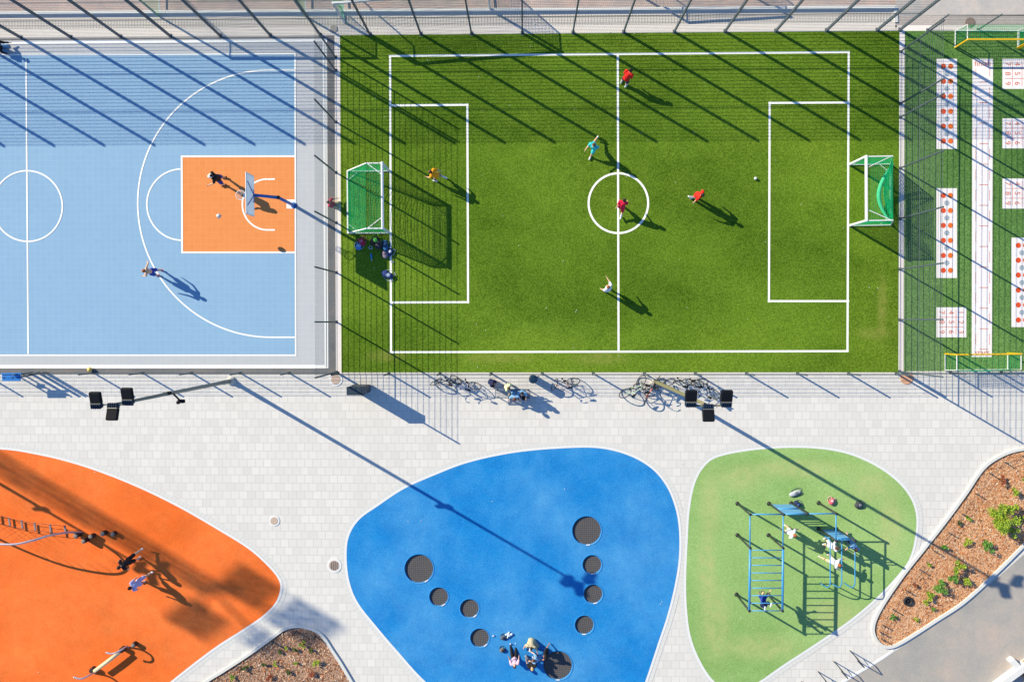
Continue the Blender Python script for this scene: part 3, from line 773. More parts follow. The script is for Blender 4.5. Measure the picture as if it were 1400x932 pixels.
m = MB(); m.lathe((0, 0, .0), [(.165, .93), (.165, .96), (.0001, .965)], 22); m.build('bag', simple('blue_bin_bag', A(72, 120, 168), .5, .25, 9), t)
m = MB(); m.bar((.19, .03, .5), (.32, .15, .5), .05, .05); m.build('bracket', STEEL, t)
# blue sign stand in the gate gap
BL = simple('bright_blue_paint', A(20, 128, 214), .5, .1)
c = G(34, 514); t = thing('ball_rack', 'bright blue metal rack at the gate below the blue court', 'rack', (c.x, c.y, 0))
m = MB()
for x in (-.36, .06, .42): m.bar((x, .05 if x > .4 else 0, 0), (x, .05 if x > .4 else 0, 1.15 if x < .4 else 1.0), .06)
m.build('uprights', STEEL, t)
m = MB(); m.box((0, 0, 1.1), (.95, .34, .05), bev=.015); m.box((-.1, .02, .62), (.4, .22, .04), bev=.01); m.box((.3, .1, 1.2), (.3, .1, .14), bev=.02); m.build('shelf', BL, t)
m = MB(); m.bar((-.5, .2, 1.14), (.55, .22, 1.14), .07); m.build('rail', BL, t)
for i, (x, lab) in enumerate(((55, 'left gate post of the court gate, short and steel'), (65.5, 'right gate post of the court gate, short and steel'))):
    c = G(x, 509.6); t = thing('gate_post', lab, 'gate post', (c.x, c.y, 0), 0, 'gate posts of the blue court'); m = MB(); m.box((0, 0, .69), (.06, .06, 1.38), bev=.006); m.build('shaft', STEEL, t); m = MB(); m.box((0, 0, 1.385), (.07, .07, .02)); m.build('cap', LAMP, t)
BALLY = simple('yellow_ball_skin', A(244, 206, 110), .5, .05)
c = G(124.5, 504.8, .13); m = MB(); m.ball((0, 0, 0), .125, 18); m.tube([(.126*math.cos(a*PI/12), .126*math.sin(a*PI/12), 0) for a in range(24)], .004, 4, 1, True)
o = m.build('ball', [BALLY, LAMP]); o.location = c; tag(o, 'yellow ball resting on the strip below the blue court', 'ball')
def ball2(px, py, h, r, label, cols):
    m = MB(); m.ball((0, 0, 0), r, 18)
    q = Quaternion((.3, .8, .2), 1.1).to_matrix()
    for k in range(3):
        ax = [Vector((1, 0, 0)), Vector((0, 1, 0)), Vector((0, 0, 1))][k]
        u = ax.orthogonal().normalized(); v = ax.cross(u)
        m.tube([q @ ((u*math.cos(a*PI/12)+v*math.sin(a*PI/12))*r*1.005) for a in range(24)], r*.05, 4, 1, True)
    m.ball(q @ Vector((r*.5, -r*.1, r*.1)), r*.62, 12, 1)
    o = m.build('ball', cols); o.location = P(px, py, h); tag(o, label, 'ball'); return o
ball2(299, 295.3, 1.76, .12, 'white and red basketball in the air over the orange key', [simple('ball_white', A(250, 244, 236), .5), simple('ball_red', A(206, 60, 70), .5)])
ball2(1033, 244, .075+.03, .075, 'white football lying in the right half of the pitch', [WPOST, simple('ball_grey', A(190, 196, 200), .6)])
# ================================================================== trampolines
TM = NT('trampoline_mat', .6, .3)
co_ = TM.coord(); x = TM.n('ShaderNodeTexBrick'); x.offset = 0
TM.l(co_, x.inputs['Vector']); x.inputs['Scale'].default_value = 1; x.inputs['Brick Width'].default_value = .10; x.inputs['Row Height'].default_value = .10
x.inputs['Mortar Size'].default_value = .018; x.inputs['Color1'].default_value = A(112, 109, 109); x.inputs['Color2'].default_value = A(104, 101, 101); x.inputs['Mortar'].default_value = A(76, 74, 76)
TMAT = TM.out(x.outputs[0], x.outputs['Fac'], -.5, .01)
RIM = simple('pale_rim', A(196, 220, 236), .6, .05)
BLR = MATS['blue_rubber']
names = ['upper left large round trampoline', 'small trampoline just below the upper left large one', 'third trampoline down the left row', 'lowest trampoline of the left row', 'upper right large round trampoline', 'small trampoline just below the upper right large one', 'small trampoline with a lamp shadow on it', 'small trampoline lowest in the right row', 'large trampoline beside the seated group']
for (px, py, r, lab) in zip([q[0] for q in TRAMP], [q[1] for q in TRAMP], [q[2] for q in TRAMP], names):
    c = G(px, py); r = r/26.4
    t = thing('trampoline', lab, 'trampoline', (c.x, c.y, 0), random.uniform(-.2, .2), 'ground trampolines on the blue pad')
    m = MB(); m.lathe((0, 0, 0), [(r+.05, .018), (r+.045, .026), (r+.004, .028), (r-.006, .02), (r-.006, -.13)], 48, cap=False)
    m.build('surround', BLR, t)
    m = MB(); m.lathe((0, 0, 0), [(r-.008, -.075), (r-.008, -.055), (r-.03, -.055), (r-.03, -.08)], 48, smooth=False, cap=False); m.build('rim', simple('rim_blue_grey', A(90, 140, 190), .6), t)
    m = MB(); m.lathe((0, 0, 0), [(r-.008, -.085), (r-.03, -.072), (.0001, -.078)], 48, smooth=False); m.build('mat', TMAT, t)
    m = MB(); a = -1.0 if px < 700 else -1.5; m.box(((r-.02)*math.cos(a), (r-.02)*math.sin(a), .030), (.05, .20, .012), 0, Matrix.Rotation(a, 3, 'Z')); m.build('label_plate', WPOST, t)
# ================================================================== outdoor gym
GYM = simple('sky_blue_gym_steel', A(66, 156, 214), .45, .06, 4, 0, .5); BLK = simple('black_clamp', A(32, 38, 46), .5)
hh = 2.37; b0 = G(1050, 740); t = thing('climbing_frame', 'sky-blue steel climbing frame with ladder and two wall ladders on the green pad', 'climbing frame', (b0.x, b0.y, 0))
def V(px, py, z): v = G(px, py); return Vector((v.x, v.y, z))
posts = {'A': (1008, 688), 'B': (1008, 731), 'C': (1006.8, 812), 'D': (1051, 688), 'E': (1050.4, 731), 'F': (1049.6, 812), 'I': (1081.5, 687.4), 'G': (1119, 687), 'Hh': (1119, 722), 'K': (1143, 722.4)}
for k, p in posts.items():
    m = MB(); m.tube([V(*p, 0), V(*p, hh)], .052, 10); m.build('post', simple('dark_gym_post', A(58, 66, 60), .5, .1), t, b0)
    m = MB(); v = V(*p, 0); m.lathe((v.x, v.y, 0), [(.11, 0), (.11, .03), (.07, .04), (.07, .10)], 12); m.lathe((v.x, v.y, hh-.05), [(.066, 0), (.066, .09), (.0001, .095)], 10); m.build('clamp', BLK, t, b0)
def tb(a, c, za, zc, r, nm): m = MB(); m.tube([V(*a, za), V(*c, zc)], r, 8); m.build(nm, GYM, t, b0)
for a, c in (('A', 'D'), ('D', 'I'), ('I', 'G'), ('A', 'B'), ('D', 'E'), ('G', 'Hh')): tb(posts[a], posts[c], hh-.06, hh-.06, .035, 'crossbar')
tb(posts['B'], posts['C'], hh-.02, hh-.02, .058, 'ladder_rail'); tb(posts['E'], posts['F'], hh-.02, hh-.02, .058, 'ladder_rail')
for i in range(9):
    y = 734+i*9.75; tb((1008-.1*i/8, y), (1050.4-.6*i/8, y), hh-.02, hh-.02, .024, 'rung')
def wall(a, c, panels, rungs):
    A_, C_ = V(*posts[a], 0), V(*posts[c], 0)
    for (z0, z1) in panels:
        m = MB(); q = (A_+C_)/2; m.box((q.x, q.y-.01, (z0+z1)/2), ((C_-A_).length-.06, .04, z1-z0), bev=.012); m.build('panel', simple('pale_blue_panel', A(112, 176, 226), .5, .05, 4), t, b0)
    for z in rungs: m = MB(); m.tube([Vector((A_.x, A_.y, z)), Vector((C_.x, C_.y, z))], .022, 8); m.build('rung', GYM, t, b0)
wall('D', 'I', [(.25, 1.0), (1.35, 2.1)], [1.12, 1.24, 2.2, 2.3])
wall('Hh', 'K', [(.5, .95), (1.2, 1.7)], [.35, 1.08, 1.85, 2.0, 2.15])
# dip bars
b1 = G(1135, 760); t = thing('dip_bars', 'three sky-blue hooked dip bars beside the climbing frame', 'dip bars', (b1.x, b1.y, 0))
for gx in (1120.8, 1136, 1153.5):
    m = MB(); pts = [V(gx, 728, .0), V(gx, 728, 1.36), V(gx, 731, 1.40), V(gx, 760, 1.40), V(gx, 783, 1.40)]
    for k in range(1, 8):
        a = PI/2*k/7; pts.append(V(gx, 783+12*math.sin(a), 1.40-.75*(1-math.cos(a))))
    pts += [V(gx, 796, .3), V(gx, 796, 0)]
    m.tube(pts, .03, 8); m.build('bar', GYM, t, b1)
m = MB(); m.tube([V(1120.8, 728, .9), V(1153.5, 728, .9)], .025, 8); m.build('tie_bar', GYM, t, b1)
# ================================================================== orange pad equipment
ST = simple('stump_top', A(140, 128, 120), .8, .2, 12); SD = simple('stump_side', A(62, 44, 40), .85, .2, 12)
def stump(gx, gy, h, r, label):
    c = G(gx, gy); t = thing('stepping_stump', label, 'stump', (c.x, c.y, .01), 0, 'round stepping stumps on the orange pad')
    m = MB(); m.lathe((0, 0, 0), [(r, 0), (r, h-.012), (r*.94, h)], 16); m.build('stem', SD, t)
    m = MB(); m.lathe((0, 0, h+.001), [(r*.93, 0), (r*.9, .006), (.0001, .008)], 16); m.build('top', ST, t)
for a in ((109.5, 729.5, .42, .13, 'stump touching the foot of the curved steel tube'), (120.5, 736.5, .46, .12, 'stump lowest and most forward in the cluster of five'), (128.5, 731, .34, .12, 'middle stump of the cluster of five'), (144.5, 727.2, .33, .13, 'dark stump second from the right of the five'), (157.5, 728.2, .26, .12, 'rightmost stump of the cluster of five'), (185.6, 878.6, .30, .12, 'lone stump above the balance log')): stump(*a)
TUBE = simple('pinkish_steel_tube', A(206, 192, 200), .35, .08, 6, .4, .5)
c0 = G(60, 722); t = thing('rope_bridge', 'hanging step bridge under a curved steel tube on the orange pad', 'play equipment', (c0.x, c0.y, 0))
tp = smooth([V(112, 727, 0), V(109, 725, .35), V(104, 721.5, .9), V(94, 719.5, 1.8), V(83, 721.5, 2.35), V(60, 725, 2.6), V(25, 722, 2.6), V(-20, 712, 2.55), V(-70, 694, 2.3), V(-100, 682, 1.4), V(-108, 678, 0)], 6, False)
m = MB(); m.tube(tp, .055, 10); m.build('tube', TUBE, t, c0)
steps = [(-28, 697), (-12, 702), (4, 706.5), (20, 710.5), (37, 714), (54.5, 717), (75.5, 719.2), (95.5, 720.8)]
PLK = simple('grey_plank', A(150, 136, 140), .7, .15, 10)
for i, (x, y) in enumerate(steps):
    m = MB(); v = V(x, y, .42); m.box(v, (.10, .46, .05), 0, Matrix.Rotation(.12, 3, 'Z'), .012); m.build('step', PLK, t, c0)
ROPE = simple('rope', A(120, 84, 70), .9)
m = MB()
for s in (-1, 1):
    pts = [V(x, y, .46)+Vector((0, s*.20, 0)) for x, y in steps]; m.tube(pts, .012, 5)
for i, (x, y) in enumerate(steps):
    k = min(range(len(tp)), key=lambda j: abs(tp[j].x-V(x, y, 0).x)+(0 if tp[j].z > 1.4 or i > 6 else 3))
    for s in (-1, 1): m.tube([V(x, y, .46)+Vector((0, s*.20, 0)), tp[k]], .006, 4)
m.build('ropes', ROPE, t, c0)
c0 = G(150, 906); t = thing('balance_log', 'pale balance log between two bent steel handrails at the bottom of the orange pad', 'balance beam', (c0.x, c0.y, 0))
m = MB(); m.tube([P(129, 917, .42), P(146, 904.5, .43), P(163, 891.5, .42)], [.095, .10, .095], 14); m.build('log', simple('pale_log', A(246, 222, 176), .6, .08, 8), t, c0)
for a in ((125, 916.5), (166, 888.5)):
    m = MB(); v = P(a[0], a[1], .3); v.z = 0; m.lathe(v, [(.14, 0), (.14, .30), (.12, .32)], 14); m.build('support', SD, t, c0)
m = MB(); m.tube(smooth([G(176, 884.5), P(173, 883, .4), P(168, 886.5, .75), P(160, 891, .95), P(153, 893, 1.0), P(147, 891.8, 1.0)], 5, False), .045, 10); m.ball(P(146, 891.7, 1.0), .06, 10); m.build('handrail', TUBE, t, c0)
m = MB(); m.tube(smooth([G(130, 920), P(127, 919.5, .4), P(121, 923, .75), P(114, 926.5, .95), P(108, 927, 1.0), P(103, 925.5, 1.0)], 5, False), .045, 10); m.ball(P(102, 925.2, 1.0), .06, 10); m.build('handrail', TUBE, t, c0)
# ================================================================== bicycle stands and bed fence
BS = simple('dark_stand_steel', A(66, 72, 80), .45, .08)
ids = ['rightmost hoop bicycle stand at the bottom edge', 'second hoop bicycle stand from the right at the bottom edge', 'third hoop bicycle stand from the right at the bottom edge', 'leftmost hoop bicycle stand cut by the bottom edge']
for (a, c), lab in zip((((1162, 889), (1172.6, 903)), ((1140, 903.5), (1150.6, 917.5)), ((1118.6, 917.5), (1129, 931.5)), ((1096, 931), (1106.5, 945))), ids):
    A_, C_ = G(*a), G(*c); mid = (A_+C_)/2; t = thing('bicycle_stand', lab, 'bicycle stand', (mid.x, mid.y, 0), 0, 'hoop bicycle stands along the road')
    up = Vector((0, 0, .88)); e = (C_-A_).normalized()
    m = MB(); m.tube([A_, A_+Vector((0, 0, .8)), A_+up+e*.06, C_+up-e*.06, C_+Vector((0, 0, .8)), C_], .028, 8); m.build('hoop', BS, t, mid)
    m = MB(); m.tube([A_+Vector((0, 0, .45)), C_+Vector((0, 0, .45))], .018, 6); m.build('mid_rail', BS, t, mid)
pp = [(1397, 622.5), (1373, 631.5), (1352, 646.5), (1333, 674), (1314.6, 702), (1296, 727), (1276, 752), (1257, 778), (1238, 806), (1220, 832), (1206, 853), (1203, 863), (1206, 873)]
c0 = G(1300, 730); t = thing('wire_fence', 'low post and wire fence just inside the right planting bed', 'fence', (c0.x, c0.y, 0))
first = None
for q in pp:
    g = G(*q)-c0
    if first is None:
        m = MB(); m.box((0, 0, .19), (.045, .045, .38), bev=.01); m.box((0, 0, .38), (.06, .06, .02), bev=.005); first = m.build('post', BS, t); o = first
    else: o = first.copy(); COL.objects.link(o); o.parent = t
    o.location = (g.x, g.y, 0)
m = MB()
for z in (.14, .25, .36):
    for a, c in zip(pp, pp[1:]):
        v, w_ = V(*a, z), V(*c, z); mid = (v+w_)/2-Vector((0, 0, .02)); m.tube([v, mid, w_], .005, 4)
m.build('wires', BS, t, c0)
pp = [(283, 940), (303, 925), (327, 910), (350, 894), (374, 877), (390, 866), (405, 862), (420, 863.5), (431, 869), (439, 878)]
c0 = G(370, 890); t = thing('wire_fence', 'low wire fence just inside the bottom planting bed', 'fence', (c0.x, c0.y, 0)); first = None
for q in pp[::2]:
    g = G(*q)-c0
    if first is None: m = MB(); m.box((0, 0, .25), (.06, .06, .50), bev=.01); first = m.build('post', BS, t); o = first
    else: o = first.copy(); COL.objects.link(o); o.parent = t
    o.location = (g.x, g.y, 0)
m = MB()
for z in (.18, .32, .46):
    for a, c in zip(pp, pp[1:]): m.tube([V(*a, z), V(*c, z)], .006, 4)
m.build('wires', BS, t, c0)
c = G(1240.5, 820.5); m = MB(); m.tube([(.19*math.cos(a*PI/14), .19*math.sin(a*PI/14), .09) for a in range(28)], .065, 8, closed=True); m.lathe((0, 0, .02), [(.18, 0), (.18, .05), (.001, .06)], 20)
o = m.build('tyre', simple('black_tyre', A(46, 46, 50), .6)); o.location = c; tag(o, 'small black tyre lying in the right planting bed', 'tyre')
# bottom right corner: white wall with orange blocks
m = MB(); a, b_ = G(1330, 951), G(1430, 877); d = (b_-a).normalized(); n = Vector((-d.y, d.x, 0))
m.kerb([a, b_], [a-n*.30, b_-n*.30], 0, .42, 0, False)
q = G(1378, 898); r_ = G(1391, 912); e = (r_-q).normalized()*.0; dd = (r_-q).normalized(); nn = Vector((-dd.y, dd.x, 0))
m.kerb([q+nn*.14, r_+nn*.14], [q-nn*.14, r_-nn*.14], 0, .36, 0, False)
o = m.build('corner_wall', simple('white_concrete', A(236, 234, 232), .8, .05, 5)); tag(o, 'low white concrete wall crossing the bottom right corner', 'wall')
m = MB(); gpoly(m, [(1336, 960), (1434, 886), (1500, 900), (1500, 990)], .012); struct('yard', m, simple('beige_yard', A(196, 190, 182), .9, .08, 4))
OS = simple('orange_block', A(246, 150, 70), .7, .12, 8)
for i, (px, py, s, lab) in enumerate(((1401, 903, .42, 'orange block nearest the white corner wall'), (1404, 921, .5, 'orange block lower down by the picture edge'), (1396, 914, .26, 'small orange block between the two larger ones'))):
    c = G(px, py); t = thing('orange_block', lab, 'block', (c.x, c.y, .012), .6); m = MB(); m.box((0, 0, s*.35), (s, s*.7, s*.7), bev=.08); m.build('body', OS, t); m = MB(); m.bar((-s*.3, 0, s*.71), (s*.3, 0, s*.71), .05, .02); m.build('strap', BS, t)
# ================================================================== people
SKIN = simple('skin', A(236, 188, 156), .6, .05, 20); SKIN2 = simple('tanned_skin', A(206, 148, 112), .6, .05, 20)
def cloth(name, col): return simple(name, col, .85, .10, 9)
CL = {'orange': cloth('orange_cloth', A(255, 160, 20, 1.25)), 'red': cloth('red_cloth', A(240, 40, 30, 1.15)), 'crimson': cloth('crimson_cloth', A(230, 26, 70, 1.15)),
      'turq': cloth('turquoise_cloth', A(60, 214, 222)), 'white': cloth('white_cloth', A(244, 244, 248)), 'black': cloth('black_cloth', A(28, 28, 34)),
      'navy': cloth('navy_cloth', A(30, 42, 92)), 'blue': cloth('blue_cloth', A(44, 66, 170)), 'lav': cloth('lavender_cloth', A(186, 190, 240)),
      'lblue': cloth('light_blue_cloth', A(130, 178, 224)), 'pink': cloth('pink_cloth', A(240, 196, 218)), 'hotpink': cloth('hot_pink_cloth', A(220, 60, 96)), 'grey': cloth('grey_cloth', A(140, 144, 154)),
      'beige': cloth('beige_cloth', A(206, 190, 156)), 'brown': simple('brown_hair', A(96, 62, 44), .7, .15, 30), 'dark': simple('dark_hair', A(40, 30, 28), .7, .15, 30),
      'blond': simple('blond_hair', A(206, 166, 108), .7, .15, 30), 'ginger': simple('ginger_hair', A(176, 98, 60), .7, .15, 30), 'yg': cloth('pale_lime_cloth', A(220, 230, 180)), 'jade': cloth('mid_blue_cloth', A(36, 120, 200))}
def person(label, at, face, Ht=1.7, shirt='white', bottom='navy', shoes='white', hair='dark', skin=SKIN, sleeve='short', legs=((10, 6, 10), (-10, 6, 15)), arms=((15, 12, 20), (-10, 12, 20)),
           lean=5, side=0, tilt=None, pelvis=None, longpants=False, cap=None, longhair=False, headtilt=0, seat=None, sock=None, twist=0):
    s = Ht*.985/1.75
    J = {}
    def limb(start, f, o, bend, sgn, l1, l2, knee):
        f, o, bend = math.radians(f), math.radians(o), math.radians(bend)
        v = lambda a: Vector((math.sin(o)*sgn, math.sin(a)*math.cos(o), -math.cos(a)*math.cos(o)))
        mid = start+v(f)*l1
        f2 = f-bend if knee else f+bend
        ob = o if not knee else o*.3
        v2 = Vector((math.sin(ob)*sgn*(1 if knee else .4), math.sin(f2)*math.cos(ob), -math.cos(f2)*math.cos(ob))).normalized()
        return mid, mid+v2*l2, v2, f2
    T = Matrix.Rotation(math.radians(side), 3, 'Y') @ Matrix.Rotation(-math.radians(lean), 3, 'X')
    TW = Matrix.Rotation(math.radians(twist), 3, 'Z')
    pel = Vector((0, 0, 0)); up = lambda h, y=0, x=0: T @ (TW @ Vector((x, y, h)))
    chest = up(.34*s); neck = up(.50*s); HT = T @ Matrix.Rotation(-math.radians(headtilt), 3, 'X'); head = neck+HT @ Vector((0, .015*s, .135*s))
    B = MB(); SH = MB(); BT = MB(); SO = MB(); HR = MB(); EY = MB(); lean = lean*.8
    hips = {}; feetz = []
    for i, sg in enumerate((-1, 1)):
        hp = Vector((sg*.088*s, 0, -.03*s)); f, o, b = legs[i]
        kn, an, v2, f2 = limb(hp, f, o, b, sg, .43*s, .40*s, True)
        fd = Vector((sg*.12, math.cos(f2*.8 if seat is None else f2), math.sin(f2*.8 if seat is None else f2))).normalized()
        if seat is not None and f2 > .9: fd = Vector((0, .2, 1)).normalized()
        heel = an-fd*.05*s+v2*.03*s; toe = an+fd*.16*s+v2*.045*s
        B.capsule(hp, kn, .088*s, .060*s); B.capsule(kn, lerp(kn, an, .35), .058*s, .064*s); B.capsule(lerp(kn, an, .3), an, .062*s, .042*s); B.capsule(an, heel, .036*s, .036*s); B.capsule(heel, toe, .036*s, .028*s)
        SO.capsule(heel, toe, .050*s, .040*s); SO.capsule(heel-fd*.0, an+fd*.02*s, .046*s, .046*s)
        if longpants: BT.capsule(hp, kn, .108*s, .082*s); BT.capsule(kn, lerp(kn, an, .92), .080*s, .066*s)
        else: BT.capsule(hp, lerp(hp, kn, .85), .112*s, .104*s)
        if sock: SO.capsule(lerp(kn, an, .45), an, .062*s, .046*s)
        feetz += [heel.z-.05*s, toe.z-.045*s]
        hips[sg] = hp
    B.capsule(hips[-1], hips[1], .10*s, .10*s); B.capsule(Vector((0, 0, .02*s)), chest, .115*s, .13*s)
    BT.capsule(hips[-1], hips[1], .122*s, .122*s); BT.capsule(Vector((0, 0, 0)), up(.07*s), .13*s, .125*s)
    shs = {}
    for i, sg in enumerate((-1, 1)):
        sp = up(.445*s, 0, sg*.190*s); shs[sg] = sp; f, o, b = arms[i]
        T2 = T @ TW
        mid, wr, v2, f2 = limb(Vector((0, 0, 0)), f, o, b, sg, .28*s, .25*s, False)
        el_ = sp+T2 @ mid; w_ = sp+T2 @ wr; hd = (T2 @ v2).normalized()
        B.capsule(sp, el_, .054*s, .042*s); B.capsule(el_, w_, .044*s, .030*s)
        pal = w_+hd*.075*s; sdv = hd.cross(T2 @ Vector((sg, 0, 0)))
        if sdv.length < .2: sdv = hd.orthogonal()
        sdv.normalize(); nrm = hd.cross(sdv).normalized()
        for k in (-1, 0, 1): B.capsule(w_+hd*.01*s+sdv*k*.016*s, pal+sdv*k*.026*s, .018*s, .015*s, 8)
        for k, L in ((-1.5, .060), (-.5, .074), (.5, .080), (1.5, .070)):
            a0 = pal+sdv*k*.0205*s; a1 = a0+(hd*.97+nrm*.12*sg)*L*.55*s; a2 = a1+(hd*.8+nrm*.45*sg)*L*.5*s
            B.capsule(a0, a1, .0095*s, .009*s, 6); B.capsule(a1, a2, .009*s, .008*s, 6)
        t0 = w_+hd*.02*s+sdv*.02*s; t1 = t0+(sdv*.8+hd*.6)*.045*s; t2 = t1+(sdv*.35+hd*.9)*.035*s
        B.capsule(t0, t1, .013*s, .011*s, 6); B.capsule(t1, t2, .011*s, .009*s, 6)
        if sleeve:
            e = el_ if sleeve == 'long' else lerp(sp, el_, .62)
            SH.capsule(sp, e, .082*s, .074*s)
            if sleeve == 'long': SH.capsule(el_, lerp(el_, w_, .92), .055*s, .042*s)
    B.capsule(shs[-1], shs[1], .062*s, .062*s); B.capsule(up(.38*s, 0, -.07*s), up(.38*s, 0, .07*s), .11*s, .11*s); B.capsule(up(.40*s), neck, .10*s, .055*s); B.capsule(neck-(HT @ Vector((0, 0, .03*s))), head, .052*s, .05*s)
    if shirt:
        SH.capsule(shs[-1]*.92+neck*.08, shs[1]*.92+neck*.08, .078*s, .078*s); SH.capsule(up(.37*s, 0, -.075*s), up(.37*s, 0, .075*s), .128*s, .128*s)
        SH.capsule(up(.03*s, 0, -.05*s), up(.03*s, 0, .05*s), .132*s, .132*s); SH.capsule(up(.0*s), chest, .160*s, .165*s); SH.capsule(up(-.04*s, 0, -.07*s), up(-.04*s, 0, .07*s), .135*s, .135*s)
    B.ball(head, .107*s, 16, 0, HT, (.78, .96, 1.14)); B.capsule(head+HT @ Vector((0, .05, -.05))*s, head+HT @ Vector((0, .062, -.085))*s, .045*s, .028*s)
    B.capsule(head+HT @ Vector((0, .092, .01))*s, head+HT @ Vector((0, .112, -.022))*s, .010*s, .015*s, 6)
    for sg in (-1, 1):
        B.ball(head+HT @ Vector((sg*.078, -.005, -.005))*s, .026*s, 8, 0, HT, (.5, .8, 1.1))
        EY.ball(head+HT @ Vector((sg*.03, .089, .012))*s, .011*s, 8)
    EY.box(head+HT @ Vector((0, .0965, -.052))*s, (.042*s, .008*s, .009*s), 0, HT)
    HR.ball(head+HT @ Vector((0, -.020, .024))*s, .108*s, 16, 0, HT, (.90, .97, 1.06))
    if longhair:
        HR.capsule(head+HT @ Vector((0, -.07, 0))*s, head+HT @ Vector((0, -.11, -.19))*s, .055*s, .035*s)
    CP = None
    if cap:
        CP = MB(); CP.ball(head+HT @ Vector((0, -.012, .038))*s, .1*s, 16, 0, HT, (1.0, 1.06, .98)); CP.capsule(head+HT @ Vector((-.04, .10, .05))*s, head+HT @ Vector((.04, .10, .05))*s, .035*s, .035*s)
    R = Matrix.Rotation(math.radians(face-90), 4, 'Z')
    if tilt: R = R @ Matrix.Rotation(math.radians(tilt), 4, 'X')
    if pelvis is not None: pos = P(pelvis[0], pelvis[1], pelvis[2])
    else:
        g = G(*at)
        zz = (seat+.10*s) if seat is not None else -min(feetz)
        g0 = .024 if True else 0
        pos = Vector((g.x, g.y, zz+(g0 if seat is None or seat < .1 else 0)))
    root = bpy.data.objects.new('person', None); COL.objects.link(root); root.empty_display_size = .3
    base = Vector((pos.x, pos.y, 0)) if tilt is None else pos
    root.location = base; tag(root, label, 'person')
    M4 = Matrix.Translation(pos-base) @ R
    def fin(mb, nm, mat, vox):
        mb.v = [tuple(M4 @ Vector(v)) for v in mb.v]
        return remeshed(nm, mb, mat, root, None, vox*s) if vox else mb.build(nm, mat, root)
    fin(B, 'body', skin, .0125)
    if shirt: fin(SH, 'shirt', CL[shirt], .02)
    fin(BT, 'trousers' if longpants else 'shorts', CL[bottom], .02)
    fin(SO, 'shoes' if not sock else 'socks_and_shoes', CL[shoes], .018)
    fin(HR, 'hair', CL[hair], .018); fin(EY, 'face_features', CL['dark'], None)
    if CP: fin(CP, 'cap', CL[cap], .018)
    return root
RUN = ((38, 5, 25), (-28, 6, 45)); STEP = ((16, 5, 10), (-14, 5, 18))
# blue court
person('person in a black top and white cap in front of the basketball hoop', (308, 248.5), 195, 1.88, 'black', 'blue', 'black', 'dark', legs=((4, 9, 4), (-3, 9, 6)), arms=((35, 10, 55), (25, 14, 30)), cap='white', lean=6)
person('shirtless person in blue shorts with one arm bent out by the three-point line', (218.5, 373), 175, 1.72, None, 'blue', 'hotpink', 'ginger', sleeve=None, legs=((5, 5, 6), (-5, 6, 8)), arms=((25, 10, 50), (12, 48, 30)), lean=8)
person('person seated at the top left corner of the court with a blue cap', (2, 67), 0, 1.7, 'black', 'lblue', 'white', 'dark', legs=((75, 10, 60), (60, 14, 75)), arms=((55, 8, 40), (30, 16, 40)), lean=24, seat=.02, cap='lblue', sleeve='long', skin=SKIN2)
person('person in a hot pink top seated behind the left goal against the fence', (455.5, 279.5), 350, 1.5, 'hotpink', 'beige', 'beige', 'dark', legs=((78, 12, 70), (70, 14, 80)), arms=((30, 30, 30), (50, 8, 30)), lean=-8, seat=.02)
# pitch
person('goalkeeper-like person in an orange shirt in front of the left goal', (599, 244.5), 160, 1.68, 'orange', 'grey', 'white', 'brown', legs=((10, 8, 12), (-16, 8, 26)), arms=((30, 8, 60), (-26, 18, 20)), lean=24, sock=True)
person('person in a bright red shirt near the top touchline, leaning forward', (853, 114.5), 55, 1.66, 'red', 'navy', 'white', 'dark', legs=((4, 8, 14), (-2, 8, 8)), arms=((16, 6, 20), (14, 6, 25)), lean=26, sock=True, sleeve='long')
person('running person in a turquoise shirt above the centre circle', (809.5, 205.5), 235, 1.70, 'turq', 'turq', 'white', 'brown', legs=((34, 5, 18), (-38, 6, 28)), arms=((-25, 10, 30), (35, 8, 50)), lean=6)
person('person in a crimson shirt on the centre line inside the circle', (847, 285.5), 75, 1.68, 'crimson', 'crimson', 'white', 'dark', legs=((26, 6, 14), (-24, 8, 26)), arms=((-22, 8, 25), (20, 6, 45)), lean=22, sock=True)
person('person in a scarlet shirt with both arms out, right of the centre circle', (947.5, 270.5), 325, 1.68, 'red', 'grey', 'white', 'dark', legs=((6, 2, 4), (-8, 2, 12)), arms=((8, 28, 10), (8, 34, 10)), lean=17, longpants=True)
person('person in a white shirt with a raised forearm below the centre circle', (829, 396), 130, 1.66, 'white', 'white', 'black', 'ginger', legs=((6, 8, 4), (-6, 9, 8)), arms=((20, 14, 15), (60, 18, 40)), lean=10)
# orange pad
person('person in a black shirt striding on one leg on the orange pad', (188, 759.5), 215, 1.75, 'black', 'black', 'white', 'dark', legs=((-6, 5, 0), (-42, 6, 18)), arms=((20, 22, 30), (25, 20, 50)), lean=22)
person('person in a lavender shirt walking on the orange pad', (201, 788.5), 205, 1.76, 'lav', 'lav', 'white', 'dark', legs=((20, 5, 10), (-24, 5, 16)), arms=((14, 14, 20), (-10, 16, 20)), lean=14)
